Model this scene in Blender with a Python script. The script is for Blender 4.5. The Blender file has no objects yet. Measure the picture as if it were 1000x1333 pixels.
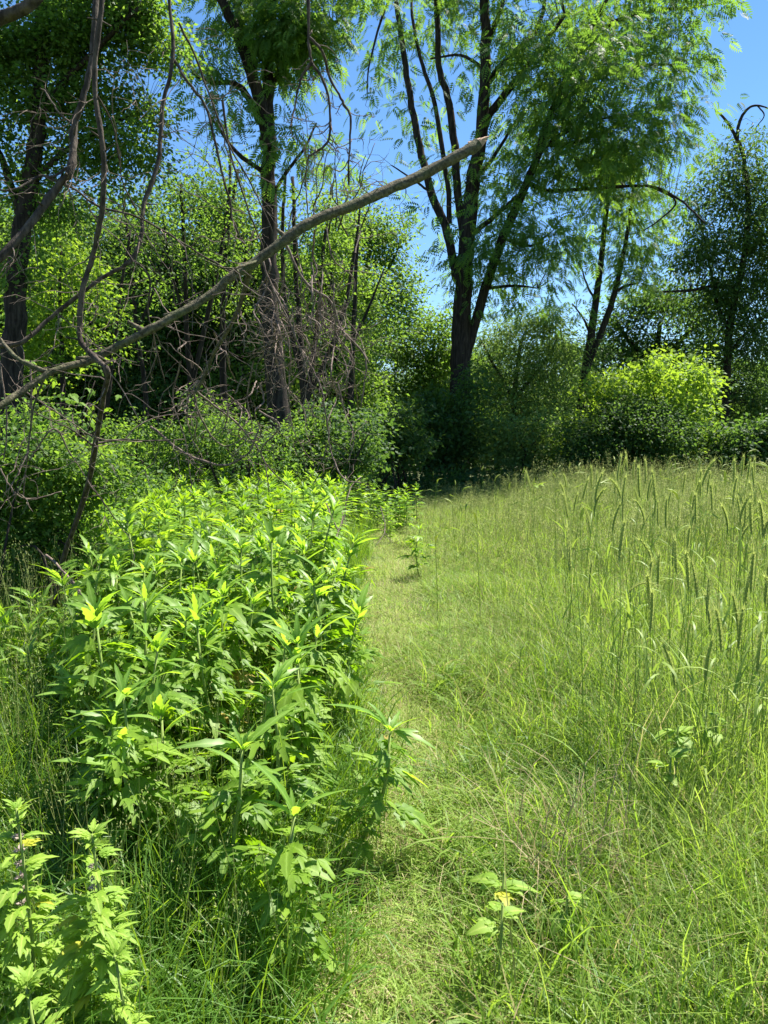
import bpy, math, random
import numpy as np
from mathutils import Vector, Matrix

rng = np.random.default_rng(7)
random.seed(7)
C = bpy.context.scene.collection
S = bpy.context.scene
PI = math.pi

# ------------------------------------------------------------------ camera, sky, sun, exposure
CAM_H = 1.6
PITCH = math.radians(5.5)
F = 1002.0
cd = bpy.data.cameras.new("camera"); cam = bpy.data.objects.new("camera", cd); C.objects.link(cam)
cam.location = (0, 0, CAM_H); cam.rotation_euler = (PI / 2 - PITCH, 0, 0)
cd.sensor_fit = 'VERTICAL'; cd.sensor_height = 34.6; cd.lens = 26.0
cd.clip_start = 0.05; cd.clip_end = 2000
S.camera = cam

SUN_EL = math.radians(60); SUN_AZ = math.radians(50)      # azimuth clockwise from +Y (ahead), i.e. to the right
w = bpy.data.worlds.new("World"); S.world = w; w.use_nodes = True
nt = w.node_tree; bg = nt.nodes["Background"]
sky = nt.nodes.new("ShaderNodeTexSky"); sky.sky_type = 'NISHITA'; sky.sun_disc = False
sky.sun_elevation = SUN_EL; sky.sun_rotation = SUN_AZ; sky.air_density = 1.0; sky.dust_density = 0.0; sky.ozone_density = 4.0
hs = nt.nodes.new('ShaderNodeHueSaturation'); hs.inputs['Saturation'].default_value = 1.15
nt.links.new(sky.outputs[0], hs.inputs['Color']); nt.links.new(hs.outputs[0], bg.inputs[0]); bg.inputs[1].default_value = 0.065
sd = bpy.data.lights.new("sun", 'SUN'); sun = bpy.data.objects.new("sun", sd); C.objects.link(sun)
sd.energy = 5.0; sd.angle = math.radians(0.55); sd.color = (1.0, 0.95, 0.86)
sdir = Vector((math.sin(SUN_AZ) * math.cos(SUN_EL), math.cos(SUN_AZ) * math.cos(SUN_EL), math.sin(SUN_EL)))
sun.rotation_euler = sdir.to_track_quat('Z', 'Y').to_euler()
sun.location = (10, 5, 30)
S.view_settings.view_transform = 'Standard'; S.view_settings.look = 'None'
S.view_settings.exposure = 1.62; S.view_settings.gamma = 1.0; S.view_settings.use_curve_mapping = False
cy = S.cycles
cy.max_bounces = 6; cy.diffuse_bounces = 3; cy.transmission_bounces = 4; cy.glossy_bounces = 2; cy.transparent_max_bounces = 4
cy.sample_clamp_indirect = 6.0

# ------------------------------------------------------------------ pixel helpers (real depth in metres)
cp, sp = math.cos(PITCH), math.sin(PITCH)
def P(u, v, Y):
    a = (u - 500) / F; b = (666.5 - v) / F
    dy = cp + b * sp; dz = -sp + b * cp
    return np.array([a / dy * Y, Y, CAM_H + dz / dy * Y])
def G(u, v, z=0.0):
    b = (666.5 - v) / F
    dy = cp + b * sp; dz = -sp + b * cp
    Y = (z - CAM_H) * dy / dz
    return np.array([(u - 500) / F / dy * Y, Y, z])
def PX(Y): return Y / F            # metres per photo pixel at depth Y

# ------------------------------------------------------------------ materials
def nodes(m):
    m.use_nodes = True; n = m.node_tree.nodes; n.clear(); return n, m.node_tree.links
def mixc(n, l, a, b, fac):
    x = n.new("ShaderNodeMix"); x.data_type = 'RGBA'
    for i, c in ((6, a), (7, b)):
        if isinstance(c, tuple): x.inputs[i].default_value = (*c, 1)
        else: l.new(c, x.inputs[i])
    if isinstance(fac, float): x.inputs[0].default_value = fac
    else: l.new(fac, x.inputs[0])
    return x.outputs[2]
def math_(n, l, op, a, b=None, clamp=False):
    x = n.new("ShaderNodeMath"); x.operation = op; x.use_clamp = clamp
    for i, c in ((0, a), (1, b)):
        if c is None: continue
        if isinstance(c, (int, float)): x.inputs[i].default_value = c
        else: l.new(c, x.inputs[i])
    return x.outputs[0]
def leaf_mat(name, c1, c2, t1, t2, trans=0.45, rough=0.5, spec=0.35, big=0.0, bigc=(0.2, 0.17, 0.08), bigscale=1.2, odd=None):
    m = bpy.data.materials.new(name); n, l = nodes(m)
    out = n.new("ShaderNodeOutputMaterial")
    at = n.new("ShaderNodeAttribute"); at.attribute_name = "var"
    oi = n.new("ShaderNodeObjectInfo")
    geo = n.new("ShaderNodeNewGeometry")
    fac = math_(n, l, 'FRACT', math_(n, l, 'ADD', at.outputs['Fac'], oi.outputs['Random']))
    col = mixc(n, l, c1, c2, fac); tcol = mixc(n, l, t1, t2, fac)
    nz = n.new("ShaderNodeTexNoise"); nz.inputs['Scale'].default_value = bigscale; nz.inputs['Detail'].default_value = 3
    l.new(geo.outputs['Position'], nz.inputs['Vector'])
    if big:
        k = math_(n, l, 'MULTIPLY', math_(n, l, 'SUBTRACT', nz.outputs['Fac'], 0.47), 5.0, True)
        k = math_(n, l, 'MULTIPLY', k, big)
        col = mixc(n, l, col, bigc, k); tcol = mixc(n, l, tcol, tuple(min(1, c * 1.3) for c in bigc), k)
    if odd:
        thr, oc = odd
        k = math_(n, l, 'GREATER_THAN', fac, 1 - thr)
        col = mixc(n, l, col, oc, k); tcol = mixc(n, l, tcol, tuple(min(1, c * 1.5) for c in oc), k)
    am = n.new('ShaderNodeAttribute'); am.attribute_name = 'mid'
    kv = math_(n, l, 'MULTIPLY', math_(n, l, 'POWER', am.outputs['Fac'], 7.0), 0.75)
    col = mixc(n, l, col, tuple(min(.6, c * 1.7 + .06) for c in c2), kv)
    # fine darker mottling of the colour
    n2 = n.new("ShaderNodeTexNoise"); n2.inputs['Scale'].default_value = 60; n2.inputs['Detail'].default_value = 2
    tc = n.new("ShaderNodeTexCoord"); l.new(tc.outputs['Object'], n2.inputs['Vector'])
    k = math_(n, l, 'MULTIPLY', n2.outputs['Fac'], 0.5)
    col = mixc(n, l, col, tuple(c * 0.55 for c in c1), k)
    p = n.new("ShaderNodeBsdfPrincipled"); l.new(col, p.inputs['Base Color'])
    p.inputs['Roughness'].default_value = rough; p.inputs['Specular IOR Level'].default_value = spec
    t = n.new("ShaderNodeBsdfTranslucent"); l.new(tcol, t.inputs['Color'])
    mx = n.new("ShaderNodeMixShader"); mx.inputs[0].default_value = trans
    l.new(p.outputs[0], mx.inputs[1]); l.new(t.outputs[0], mx.inputs[2]); l.new(mx.outputs[0], out.inputs['Surface'])
    return m
def bark_mat(name, c1, c2, scale=6.0, stretch=6.0, bump=0.6, moss=None):
    m = bpy.data.materials.new(name); n, l = nodes(m)
    out = n.new("ShaderNodeOutputMaterial"); p = n.new("ShaderNodeBsdfPrincipled"); l.new(p.outputs[0], out.inputs['Surface'])
    tc = n.new("ShaderNodeTexCoord"); mp = n.new("ShaderNodeMapping"); l.new(tc.outputs['Object'], mp.inputs['Vector'])
    mp.inputs['Scale'].default_value = (1, 1, 1.0 / stretch)
    a = n.new("ShaderNodeTexNoise"); a.inputs['Scale'].default_value = scale * 3; a.inputs['Detail'].default_value = 6; a.inputs['Roughness'].default_value = 0.65
    l.new(mp.outputs[0], a.inputs['Vector'])
    b = n.new("ShaderNodeTexNoise"); b.inputs['Scale'].default_value = scale * 0.5; b.inputs['Detail'].default_value = 3; l.new(tc.outputs['Object'], b.inputs['Vector'])
    k = math_(n, l, 'MULTIPLY', math_(n, l, 'SUBTRACT', a.outputs['Fac'], 0.38), 3.5, True)
    col = mixc(n, l, c1, c2, k)
    if moss:
        kk = math_(n, l, 'MULTIPLY', math_(n, l, 'SUBTRACT', b.outputs['Fac'], 0.5), 5.0, True)
        col = mixc(n, l, col, moss, math_(n, l, 'MULTIPLY', kk, 0.6))
    l.new(col, p.inputs['Base Color']); p.inputs['Roughness'].default_value = 0.9; p.inputs['Specular IOR Level'].default_value = 0.15
    bu = n.new("ShaderNodeBump"); bu.inputs['Strength'].default_value = bump; bu.inputs['Distance'].default_value = 0.02
    l.new(a.outputs['Fac'], bu.inputs['Height']); l.new(bu.outputs[0], p.inputs['Normal'])
    return m

M = {}
M['grass'] = leaf_mat('meadow grass', (0.12, 0.22, 0.025), (0.25, 0.35, 0.065), (0.28, 0.50, 0.025), (0.52, 0.68, 0.08), 0.42, 0.5, 0.22, big=0.15, bigc=(0.32, 0.34, 0.12), bigscale=0.9, odd=(0.08, (0.36, 0.32, 0.13)))
M['path_grass'] = leaf_mat('trodden grass', (0.20, 0.33, 0.05), (0.35, 0.46, 0.11), (0.40, 0.60, 0.06), (0.58, 0.68, 0.15), 0.4, 0.5, 0.2, big=0.3, bigc=(0.42, 0.41, 0.20), bigscale=1.6, odd=(0.14, (0.52, 0.45, 0.26)))
M['lush_grass'] = leaf_mat('lush grass with shade in colour', (0.065, 0.16, 0.018), (0.12, 0.23, 0.03), (0.20, 0.38, 0.015), (0.34, 0.50, 0.03), 0.42, 0.45, 0.3)  # leafy green, darkened so the colour also carries shade among taller plants
M['seed_grass'] = leaf_mat('seeding grass heads', (0.25, 0.33, 0.09), (0.42, 0.44, 0.19), (0.38, 0.48, 0.11), (0.56, 0.56, 0.24), 0.4, 0.6, 0.15)
M['dry_grass'] = leaf_mat('dead straw', (0.40, 0.33, 0.18), (0.26, 0.20, 0.10), (0.42, 0.34, 0.18), (0.25, 0.2, 0.1), 0.3, 0.6, 0.25)
M['ragweed'] = leaf_mat('ragweed leaf', (0.095, 0.19, 0.020), (0.21, 0.33, 0.035), (0.24, 0.46, 0.010), (0.42, 0.64, 0.015), 0.42, 0.5, 0.28, odd=(0.004, (0.38, 0.27, 0.06)))
M['ragweed_young'] = leaf_mat('young ragweed leaf', (0.15, 0.29, 0.04), (0.20, 0.34, 0.05), (0.34, 0.58, 0.03), (0.44, 0.66, 0.04), 0.5, 0.45, 0.35)
M['herb_stem'] = leaf_mat('green herb stem', (0.22, 0.32, 0.07), (0.30, 0.38, 0.10), (0.3, 0.42, 0.05), (0.3, 0.42, 0.05), 0.2, 0.6, 0.15)
M['motherwort'] = leaf_mat('motherwort leaf', (0.19, 0.32, 0.045), (0.28, 0.42, 0.055), (0.40, 0.60, 0.03), (0.52, 0.70, 0.06), 0.42, 0.55, 0.25, odd=(0.025, (0.42, 0.42, 0.04)))
M['flower'] = leaf_mat('dusty pink flowers', (0.62, 0.48, 0.47), (0.40, 0.38, 0.24), (0.4, 0.3, 0.3), (0.3, 0.25, 0.18), 0.3, 0.7, 0.2)
M['rye'] = leaf_mat('rye stem and leaf', (0.18, 0.28, 0.05), (0.27, 0.36, 0.07), (0.28, 0.44, 0.05), (0.38, 0.50, 0.06), 0.35, 0.5, 0.25)
M['rye_head'] = leaf_mat('rye ear', (0.31, 0.39, 0.10), (0.43, 0.48, 0.16), (0.46, 0.56, 0.12), (0.58, 0.64, 0.19), 0.45, 0.55, 0.35)
M['walnut'] = leaf_mat('walnut foliage', (0.048, 0.115, 0.026), (0.085, 0.165, 0.035), (0.16, 0.34, 0.03), (0.33, 0.52, 0.05), 0.44, 0.6, 0.2)
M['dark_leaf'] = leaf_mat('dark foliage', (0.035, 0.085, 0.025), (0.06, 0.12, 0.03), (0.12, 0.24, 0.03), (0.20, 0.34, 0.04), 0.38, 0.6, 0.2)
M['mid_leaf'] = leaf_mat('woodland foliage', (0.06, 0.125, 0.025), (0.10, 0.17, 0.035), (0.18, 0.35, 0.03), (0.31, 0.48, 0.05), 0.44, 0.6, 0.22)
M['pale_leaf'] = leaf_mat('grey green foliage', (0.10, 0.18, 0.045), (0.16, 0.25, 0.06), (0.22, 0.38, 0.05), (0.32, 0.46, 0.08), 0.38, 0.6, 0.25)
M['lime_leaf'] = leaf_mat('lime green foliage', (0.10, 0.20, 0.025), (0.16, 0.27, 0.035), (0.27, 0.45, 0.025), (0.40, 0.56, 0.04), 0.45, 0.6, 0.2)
M['bark_dark'] = bark_mat('dark ridged bark', (0.014, 0.011, 0.009), (0.055, 0.045, 0.036), 7, 7, 1.0)
M['bark_grey'] = bark_mat('grey brown bark', (0.035, 0.027, 0.021), (0.12, 0.096, 0.075), 10, 3, 0.9)
M['bark_limb'] = bark_mat('olive limb bark', (0.05, 0.045, 0.028), (0.19, 0.165, 0.105), 16, 1.0, 1.0, moss=(0.09, 0.11, 0.045))
M['twig'] = bark_mat('dead twig', (0.075, 0.056, 0.045), (0.26, 0.20, 0.16), 12, 1.0, 0.3)
M['bare_wood'] = bark_mat('splintered wood', (0.33, 0.20, 0.13), (0.58, 0.43, 0.31), 30, 1.0, 0.5)
gm = bpy.data.materials.new('thatch and soil'); n, l = nodes(gm)
o_ = n.new("ShaderNodeOutputMaterial"); p_ = n.new("ShaderNodeBsdfPrincipled"); l.new(p_.outputs[0], o_.inputs['Surface'])
tc = n.new("ShaderNodeTexCoord"); a_ = n.new("ShaderNodeTexNoise"); a_.inputs['Scale'].default_value = 9; a_.inputs['Detail'].default_value = 8; l.new(tc.outputs['Object'], a_.inputs['Vector'])
b_ = n.new("ShaderNodeTexNoise"); b_.inputs['Scale'].default_value = 45; b_.inputs['Detail'].default_value = 6; l.new(tc.outputs['Object'], b_.inputs['Vector'])
c_ = mixc(n, l, (0.045, 0.06, 0.018), (0.12, 0.13, 0.045), math_(n, l, 'MULTIPLY', math_(n, l, 'SUBTRACT', a_.outputs['Fac'], 0.4), 4.0, True))
c_ = mixc(n, l, c_, (0.07, 0.095, 0.025), b_.outputs['Fac'])
l.new(c_, p_.inputs['Base Color']); p_.inputs['Roughness'].default_value = 0.95
bu_ = n.new("ShaderNodeBump"); bu_.inputs['Strength'].default_value = 1.0; bu_.inputs['Distance'].default_value = 0.04; l.new(b_.outputs['Fac'], bu_.inputs['Height']); l.new(bu_.outputs[0], p_.inputs['Normal'])
M['ground'] = gm

# ------------------------------------------------------------------ mesh building
class MB:
    def __init__(s): s.v = []; s.f = []; s.a = []; s.m = []; s.n = 0
    def add(s, v, f, var=None, mat=0):
        v = np.asarray(v, dtype=np.float32).reshape(-1, 3); f = np.asarray(f, dtype=np.int32).reshape(-1, 3)
        if len(v) == 0: return
        s.v.append(v); s.f.append(f + s.n); s.n += len(v)
        if var is None: var = np.zeros(len(v), dtype=np.float32)
        elif np.isscalar(var): var = np.full(len(v), var, dtype=np.float32)
        s.a.append(np.asarray(var, dtype=np.float32)); s.m.append(np.full(len(f), mat, dtype=np.int32))
    def mesh(s, name, mats, smooth=False, origin=None):
        v = np.concatenate(s.v); f = np.concatenate(s.f); a = np.concatenate(s.a); mi = np.concatenate(s.m)
        if origin is not None: v = v - np.asarray(origin, dtype=np.float32)
        me = bpy.data.meshes.new(name)
        me.vertices.add(len(v)); me.vertices.foreach_set('co', v.ravel())
        me.loops.add(len(f) * 3); me.loops.foreach_set('vertex_index', f.ravel())
        me.polygons.add(len(f)); me.polygons.foreach_set('loop_start', np.arange(0, len(f) * 3, 3, dtype=np.int32))
        me.polygons.foreach_set('material_index', mi)
        me.polygons.foreach_set('use_smooth', np.full(len(f), smooth, dtype=bool))
        at = me.attributes.new('var', 'FLOAT', 'POINT'); at.data.foreach_set('value', a)
        for m in (mats if isinstance(mats, (list, tuple)) else [mats]): me.materials.append(m)
        me.update(calc_edges=True)
        return me
def link(name, me, parent=None, loc=None):
    o = bpy.data.objects.new(name, me); C.objects.link(o)
    if parent is not None: o.parent = parent
    if loc is not None: o.location = loc
    return o
def tag(o, label=None, cat=None, group=None, kind=None):
    if label: o['label'] = label
    if cat: o['category'] = cat
    if group: o['group'] = group
    if kind: o['kind'] = kind
    return o
def thing(name, label, cat, loc=(0, 0, 0), rz=0, group=None):
    o = bpy.data.objects.new(name, None); C.objects.link(o); o.location = loc; o.rotation_euler = (0, 0, rz); o.empty_display_size = 0.1
    return tag(o, label, cat, group)

def resample(pts, k=6):
    pts = np.asarray(pts, float)
    if len(pts) < 3: 
        t = np.linspace(0, 1, k + 1)[:, None]; return pts[0] * (1 - t) + pts[-1] * t
    q = np.vstack([2 * pts[0] - pts[1], pts, 2 * pts[-1] - pts[-2]]); out = []
    for i in range(1, len(q) - 2):
        p0, p1, p2, p3 = q[i - 1], q[i], q[i + 1], q[i + 2]
        for t in np.linspace(0, 1, k, endpoint=False):
            out.append(0.5 * ((2 * p1) + (-p0 + p2) * t + (2 * p0 - 5 * p1 + 4 * p2 - p3) * t * t + (-p0 + 3 * p1 - 3 * p2 + p3) * t ** 3))
    out.append(pts[-1]); return np.array(out)
def tube(pts, radii, sides=8, rough=0.0, cap=True):
    pts = np.asarray(pts, float); n = len(pts); r = np.interp(np.linspace(0, 1, n), np.linspace(0, 1, len(radii)), radii)
    tg = np.gradient(pts, axis=0); tg /= np.linalg.norm(tg, axis=1)[:, None] + 1e-9
    ref = np.array([0.31, 0.87, 0.11]) if abs(tg[0][1]) < 0.8 else np.array([0.9, 0.1, 0.3])
    a = np.cross(tg, ref); a /= np.linalg.norm(a, axis=1)[:, None] + 1e-9; b = np.cross(tg, a)
    th = np.arange(sides) * 2 * PI / sides
    rr = r[:, None] * np.ones((1, sides))
    if rough:
        ridge = 1 + rough * rng.normal(0, 0.5, sides)[None, :]
        rr = rr * ridge * (1 + rough * rng.normal(0, 0.5, (n, sides)))
    v = pts[:, None, :] + rr[..., None] * (np.cos(th)[None, :, None] * a[:, None, :] + np.sin(th)[None, :, None] * b[:, None, :])
    v = v.reshape(-1, 3)
    i, j = np.meshgrid(np.arange(n - 1), np.arange(sides), indexing='ij'); j2 = (j + 1) % sides
    A = i * sides + j; B = i * sides + j2; D = (i + 1) * sides + j; E = (i + 1) * sides + j2
    f = np.concatenate([np.stack([A, B, E], -1).reshape(-1, 3), np.stack([A, E, D], -1).reshape(-1, 3)])
    if cap and sides > 4:
        v = np.vstack([v, pts[-1:]]); k = len(v) - 1; jj = np.arange(sides)
        f = np.vstack([f, np.stack([(n - 1) * sides + jj, (n - 1) * sides + (jj + 1) % sides, np.full(sides, k)], -1)])
    return v, f
def frames(fwd, nrm):
    y = fwd / (np.linalg.norm(fwd, axis=1)[:, None] + 1e-9)
    x = np.cross(y, nrm); x /= np.linalg.norm(x, axis=1)[:, None] + 1e-9
    z = np.cross(x, y)
    return np.stack([x, y, z], axis=2)     # columns
def place(mb, tv, tf, pos, R, sc, var, mat=0):
    N = len(pos)
    if N == 0: return
    v = np.einsum('nij,mj->nmi', R, tv) * np.asarray(sc).reshape(-1, 1, 1) + pos[:, None, :]
    f = tf[None] + (np.arange(N) * len(tv))[:, None, None]
    mb.add(v.reshape(-1, 3), f.reshape(-1, 3), np.repeat(var, len(tv)), mat)

# leaf templates: length axis +Y, unit length
def T_simple(wd=0.5):      # folded rhombus, 4 tris
    v = np.array([[0, 0, 0], [-wd / 2, .42, .06], [0, .45, -.03], [wd / 2, .42, .06], [0, 1, -.10]], float)
    return v, np.array([[0, 2, 1], [0, 3, 2], [1, 2, 4], [2, 3, 4]])
def T_flat(wd=0.55):       # 2 tris
    v = np.array([[0, 0, 0], [-wd / 2, .45, .05], [wd / 2, .45, .05], [0, 1, -.06]], float)
    return v, np.array([[0, 2, 1], [1, 2, 3]])
def T_pinnate(pairs=6, droop=0.35):   # walnut leaf: rachis and leaflets, unit length
    V = []; Fc = []
    lt, lf = T_flat(0.34)
    ys = np.linspace(0.18, 0.95, pairs)
    def put(y, ang, ln, twist):
        c, s = math.cos(ang), math.sin(ang); z0 = -droop * y * y
        q = lt.copy() * ln; x = q[:, 0] * c + q[:, 1] * s; yy = -q[:, 0] * s + q[:, 1] * c
        z = q[:, 2] - 0.35 * q[:, 1] + twist * q[:, 0]
        V.append(np.stack([x, yy + y, z + z0], 1)); Fc.append(lf + 4 * (len(V) - 1))
    for y in ys:
        L = 0.34 * math.sin(PI * (0.25 + 0.6 * y)) + 0.06
        put(y, 1.05, L, 0.2); put(y, -1.05, L, -0.2)
    put(0.98, 0, 0.3, 0)
    return np.vstack(V), np.vstack(Fc)
TS, TF2, TP = T_simple(), T_flat(), T_pinnate()
TN = T_simple(0.3)

def rand_unit(n): 
    a = rng.normal(size=(n, 3)); return a / np.linalg.norm(a, axis=1)[:, None]
def in_ball(n, surf=0.45):
    return rand_unit(n) * (rng.random(n) ** surf)[:, None]

def fill_clump(mb, c, rad, n_spray, per, ssize, lsize, tmpl, droop=0.3, hang=False, mat=0, flat=0.5):
    """sprays of leaves through an ellipsoid; returns the spray centres"""
    nl_ = max(5, n_spray // 8); sub = in_ball(nl_, .3)
    off0 = sub[rng.integers(nl_, size=n_spray)] * .85 + rng.normal(size=(n_spray, 3)) * min(.34, .70 / nl_ ** .4)
    sc = c + off0 * rad * (1 + 0.35 * np.maximum(0, rng.random((n_spray, 1)) - 0.6) / 0.4)
    N = n_spray * per
    base = np.repeat(sc, per, axis=0)
    off = rng.normal(size=(N, 3)) * np.array([1, 1, flat]) * ssize * 0.5
    pos = base + off
    if hang: 
        fw = off / (np.linalg.norm(off, axis=1)[:, None] + 1e-6) + rng.normal(size=(N, 3)) * 0.3; fw[:, 2] -= 0.55
    else:
        fw = off / (np.linalg.norm(off, axis=1)[:, None] + 1e-6) + rng.normal(size=(N, 3)) * 0.5; fw[:, 2] -= droop
    nr = rng.normal(size=(N, 3)) * 0.55 + np.array([0, 0, 1.0])
    R = frames(fw, nr)
    sv = np.repeat(rng.random(n_spray), per)
    var = np.clip(0.5 * sv + 0.5 * rng.random(N), 0, 0.999)
    place(mb, tmpl[0], tmpl[1], pos, R, lsize * rng.uniform(0.6, 1.25, N), var, mat)
    return sc

def px_line(pts, Y, jit=0.0, dY=0.0):
    """photo pixels to a polyline standing about Y metres away; dY = how far its end leans towards or away"""
    n = len(pts); out = []
    for i, q in enumerate(pts):
        t = i / max(1, n - 1); y = (q[2] if len(q) > 2 else Y + dY * t * t)
        p = P(q[0], q[1], y)
        out.append(p + (rng.normal(size=3) * jit if 0 < i < n - 1 else 0))
    return np.array(out)

def twig_net(mb, centres, skeleton, r=0.012, frac=0.5, sides=3, wig=0.12):
    sk = np.vstack(skeleton)
    for c in centres:
        if rng.random() > frac: continue
        d = np.linalg.norm((sk - c) * np.array([1, 1, 0.6]), axis=1) + np.where(sk[:, 2] > c[2] + 0.3, 1.0, 0)
        a = sk[np.argmin(d)]
        L = np.linalg.norm(c - a)
        if L < 0.1 or L > 3.2: continue
        m1 = a * 0.62 + c * 0.38 + rng.normal(size=3) * wig * L * 0.5 + np.array([0, 0, 0.10 * L])
        m2 = a * 0.28 + c * 0.72 + rng.normal(size=3) * wig * L * 0.5 + np.array([0, 0, 0.10 * L])
        rr = r * (0.6 + 0.25 * min(L, 5))
        v, f = tube([a, m1, m2, c], [rr, rr * 0.7, rr * 0.4, rr * 0.2], sides, cap=False)
        mb.add(v, f)

def tree(label, Y, limbs, clumps, leafmat, lsize, tmpl, base=None, bark='bark_dark', name='tree', cat='tree', group=None,
         hang=False, ssize=0.6, droop=0.3, twr=0.012, twf=0.5, rough=0.05, leaf_n=1.0, per=12, spray_flat=0.5, parts=('trunk', 'branch')):
    """limbs: [(pixels, width at start px, width at end px, dY)], the first is the trunk"""
    t = thing(name, label, cat, (0, 0, 0), 0, group)
    sk = []
    b0 = px_line(limbs[0][0][:1], Y)[0]; org = np.array([b0[0], b0[1], 0.0])
    t.location = org
    for i, (px, w0, w1, dY) in enumerate(limbs):
        ln = px_line(px, Y, 0, dY)
        if i == 0:
            ln = np.vstack([[ln[0][0], ln[0][1], -0.15], ln]) if ln[0][2] > 0.2 else ln
        ln = resample(ln, 5); sk.append(ln)
        ln2 = ln + rng.normal(size=ln.shape) * w1 * PX(Y) * 0.10
        r0, r1 = w0 * PX(Y) / 2, w1 * PX(Y) / 2
        m = MB(); rad = [r0 * (1.35 if i == 0 else 1.1), r0 * (1.1 if i == 0 else 1), (r0 + r1) / 2, r1]
        m.add(*tube(ln2, rad, 12 if w0 > 10 else 7, rough))
        link(parts[0] if i == 0 else parts[1], m.mesh(parts[0] if i == 0 else parts[1], M[bark], True, org), t)
    m = MB(); cs = []
    for (u, v, ru, rv, dens, dy) in clumps:
        c = P(u, v, Y + dy); s = PX(Y + dy); rad = np.array([ru * s, (ru + rv) * 0.5 * s * 0.9, rv * s])
        ns = max(3, int(dens * leaf_n * ru * rv / 100.0))
        cs.append(fill_clump(m, c, rad, ns, per, ssize, lsize, tmpl, droop, hang, 0, spray_flat))
    link('crown', m.mesh('crown', M[leafmat], False, org), t)
    if twf > 0:
        m = MB(); twig_net(m, np.vstack(cs), sk, twr, twf)
        if m.n: tag(link('twigs', m.mesh('twigs', M[bark], False, org), t), kind='stuff')
    return t

# ------------------------------------------------------------------ ground
def ground_z(x, y):
    return 0.03 * np.sin(x * 1.3 + 0.5) * np.cos(y * 0.9) + 0.02 * np.sin(x * 3.1 + y * 2.3) + 0.0 * x
g = MB()
for (x0, x1, y0, y1, nx, ny, z0) in [(-200, 200, -60, 300, 2, 2, None)]:
    pass
xs = np.concatenate([[-400, -120, -40], np.linspace(-15, 18, 90), [40, 120, 400]]); ys = np.concatenate([[-200, -40, -8], np.linspace(-3, 24, 90), [40, 120, 600]])
X, Yg = np.meshgrid(xs, ys, indexing='ij'); Z = ground_z(X, Yg)
Z = np.where((X < -15) | (X > 18) | (Yg < -3) | (Yg > 24), 0, Z)
v = np.stack([X, Yg, Z], -1).reshape(-1, 3); nx, ny = len(xs), len(ys)
i, j = np.meshgrid(np.arange(nx - 1), np.arange(ny - 1), indexing='ij'); A = i * ny + j
f = np.concatenate([np.stack([A, A + ny, A + ny + 1], -1).reshape(-1, 3), np.stack([A, A + ny + 1, A + 1], -1).reshape(-1, 3)])
g.add(v, f)
tag(link('ground', g.mesh('ground', M['ground'], True)), 'uneven meadow ground under the grass', kind='structure')

# low wooded hill beyond everything
hm = MB(); hx = np.linspace(-260, 260, 60); rows = []
for k, (yy, hh) in enumerate([(95, 0), (120, 5), (150, 9), (200, 12), (280, 0)]):
    rows.append(np.stack([hx, np.full(60, yy) + 3 * np.sin(hx * 0.1), hh * (0.8 + 0.3 * np.sin(hx * 0.021 + 1) + 0.15 * np.sin(hx * 0.09)) - 0.5], 1))
v = np.vstack(rows); i, j = np.meshgrid(np.arange(4), np.arange(59), indexing='ij'); A = i * 60 + j
hm.add(v, np.concatenate([np.stack([A, A + 1, A + 61], -1).reshape(-1, 3), np.stack([A, A + 61, A + 60], -1).reshape(-1, 3)]))
tag(link('hill', hm.mesh('hill', M['dark_leaf'], True)), 'low green hill beyond the trees', kind='structure')

# ------------------------------------------------------------------ trees
K = []   # clump shorthand (u, v, ru, rv, density, dy)
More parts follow.
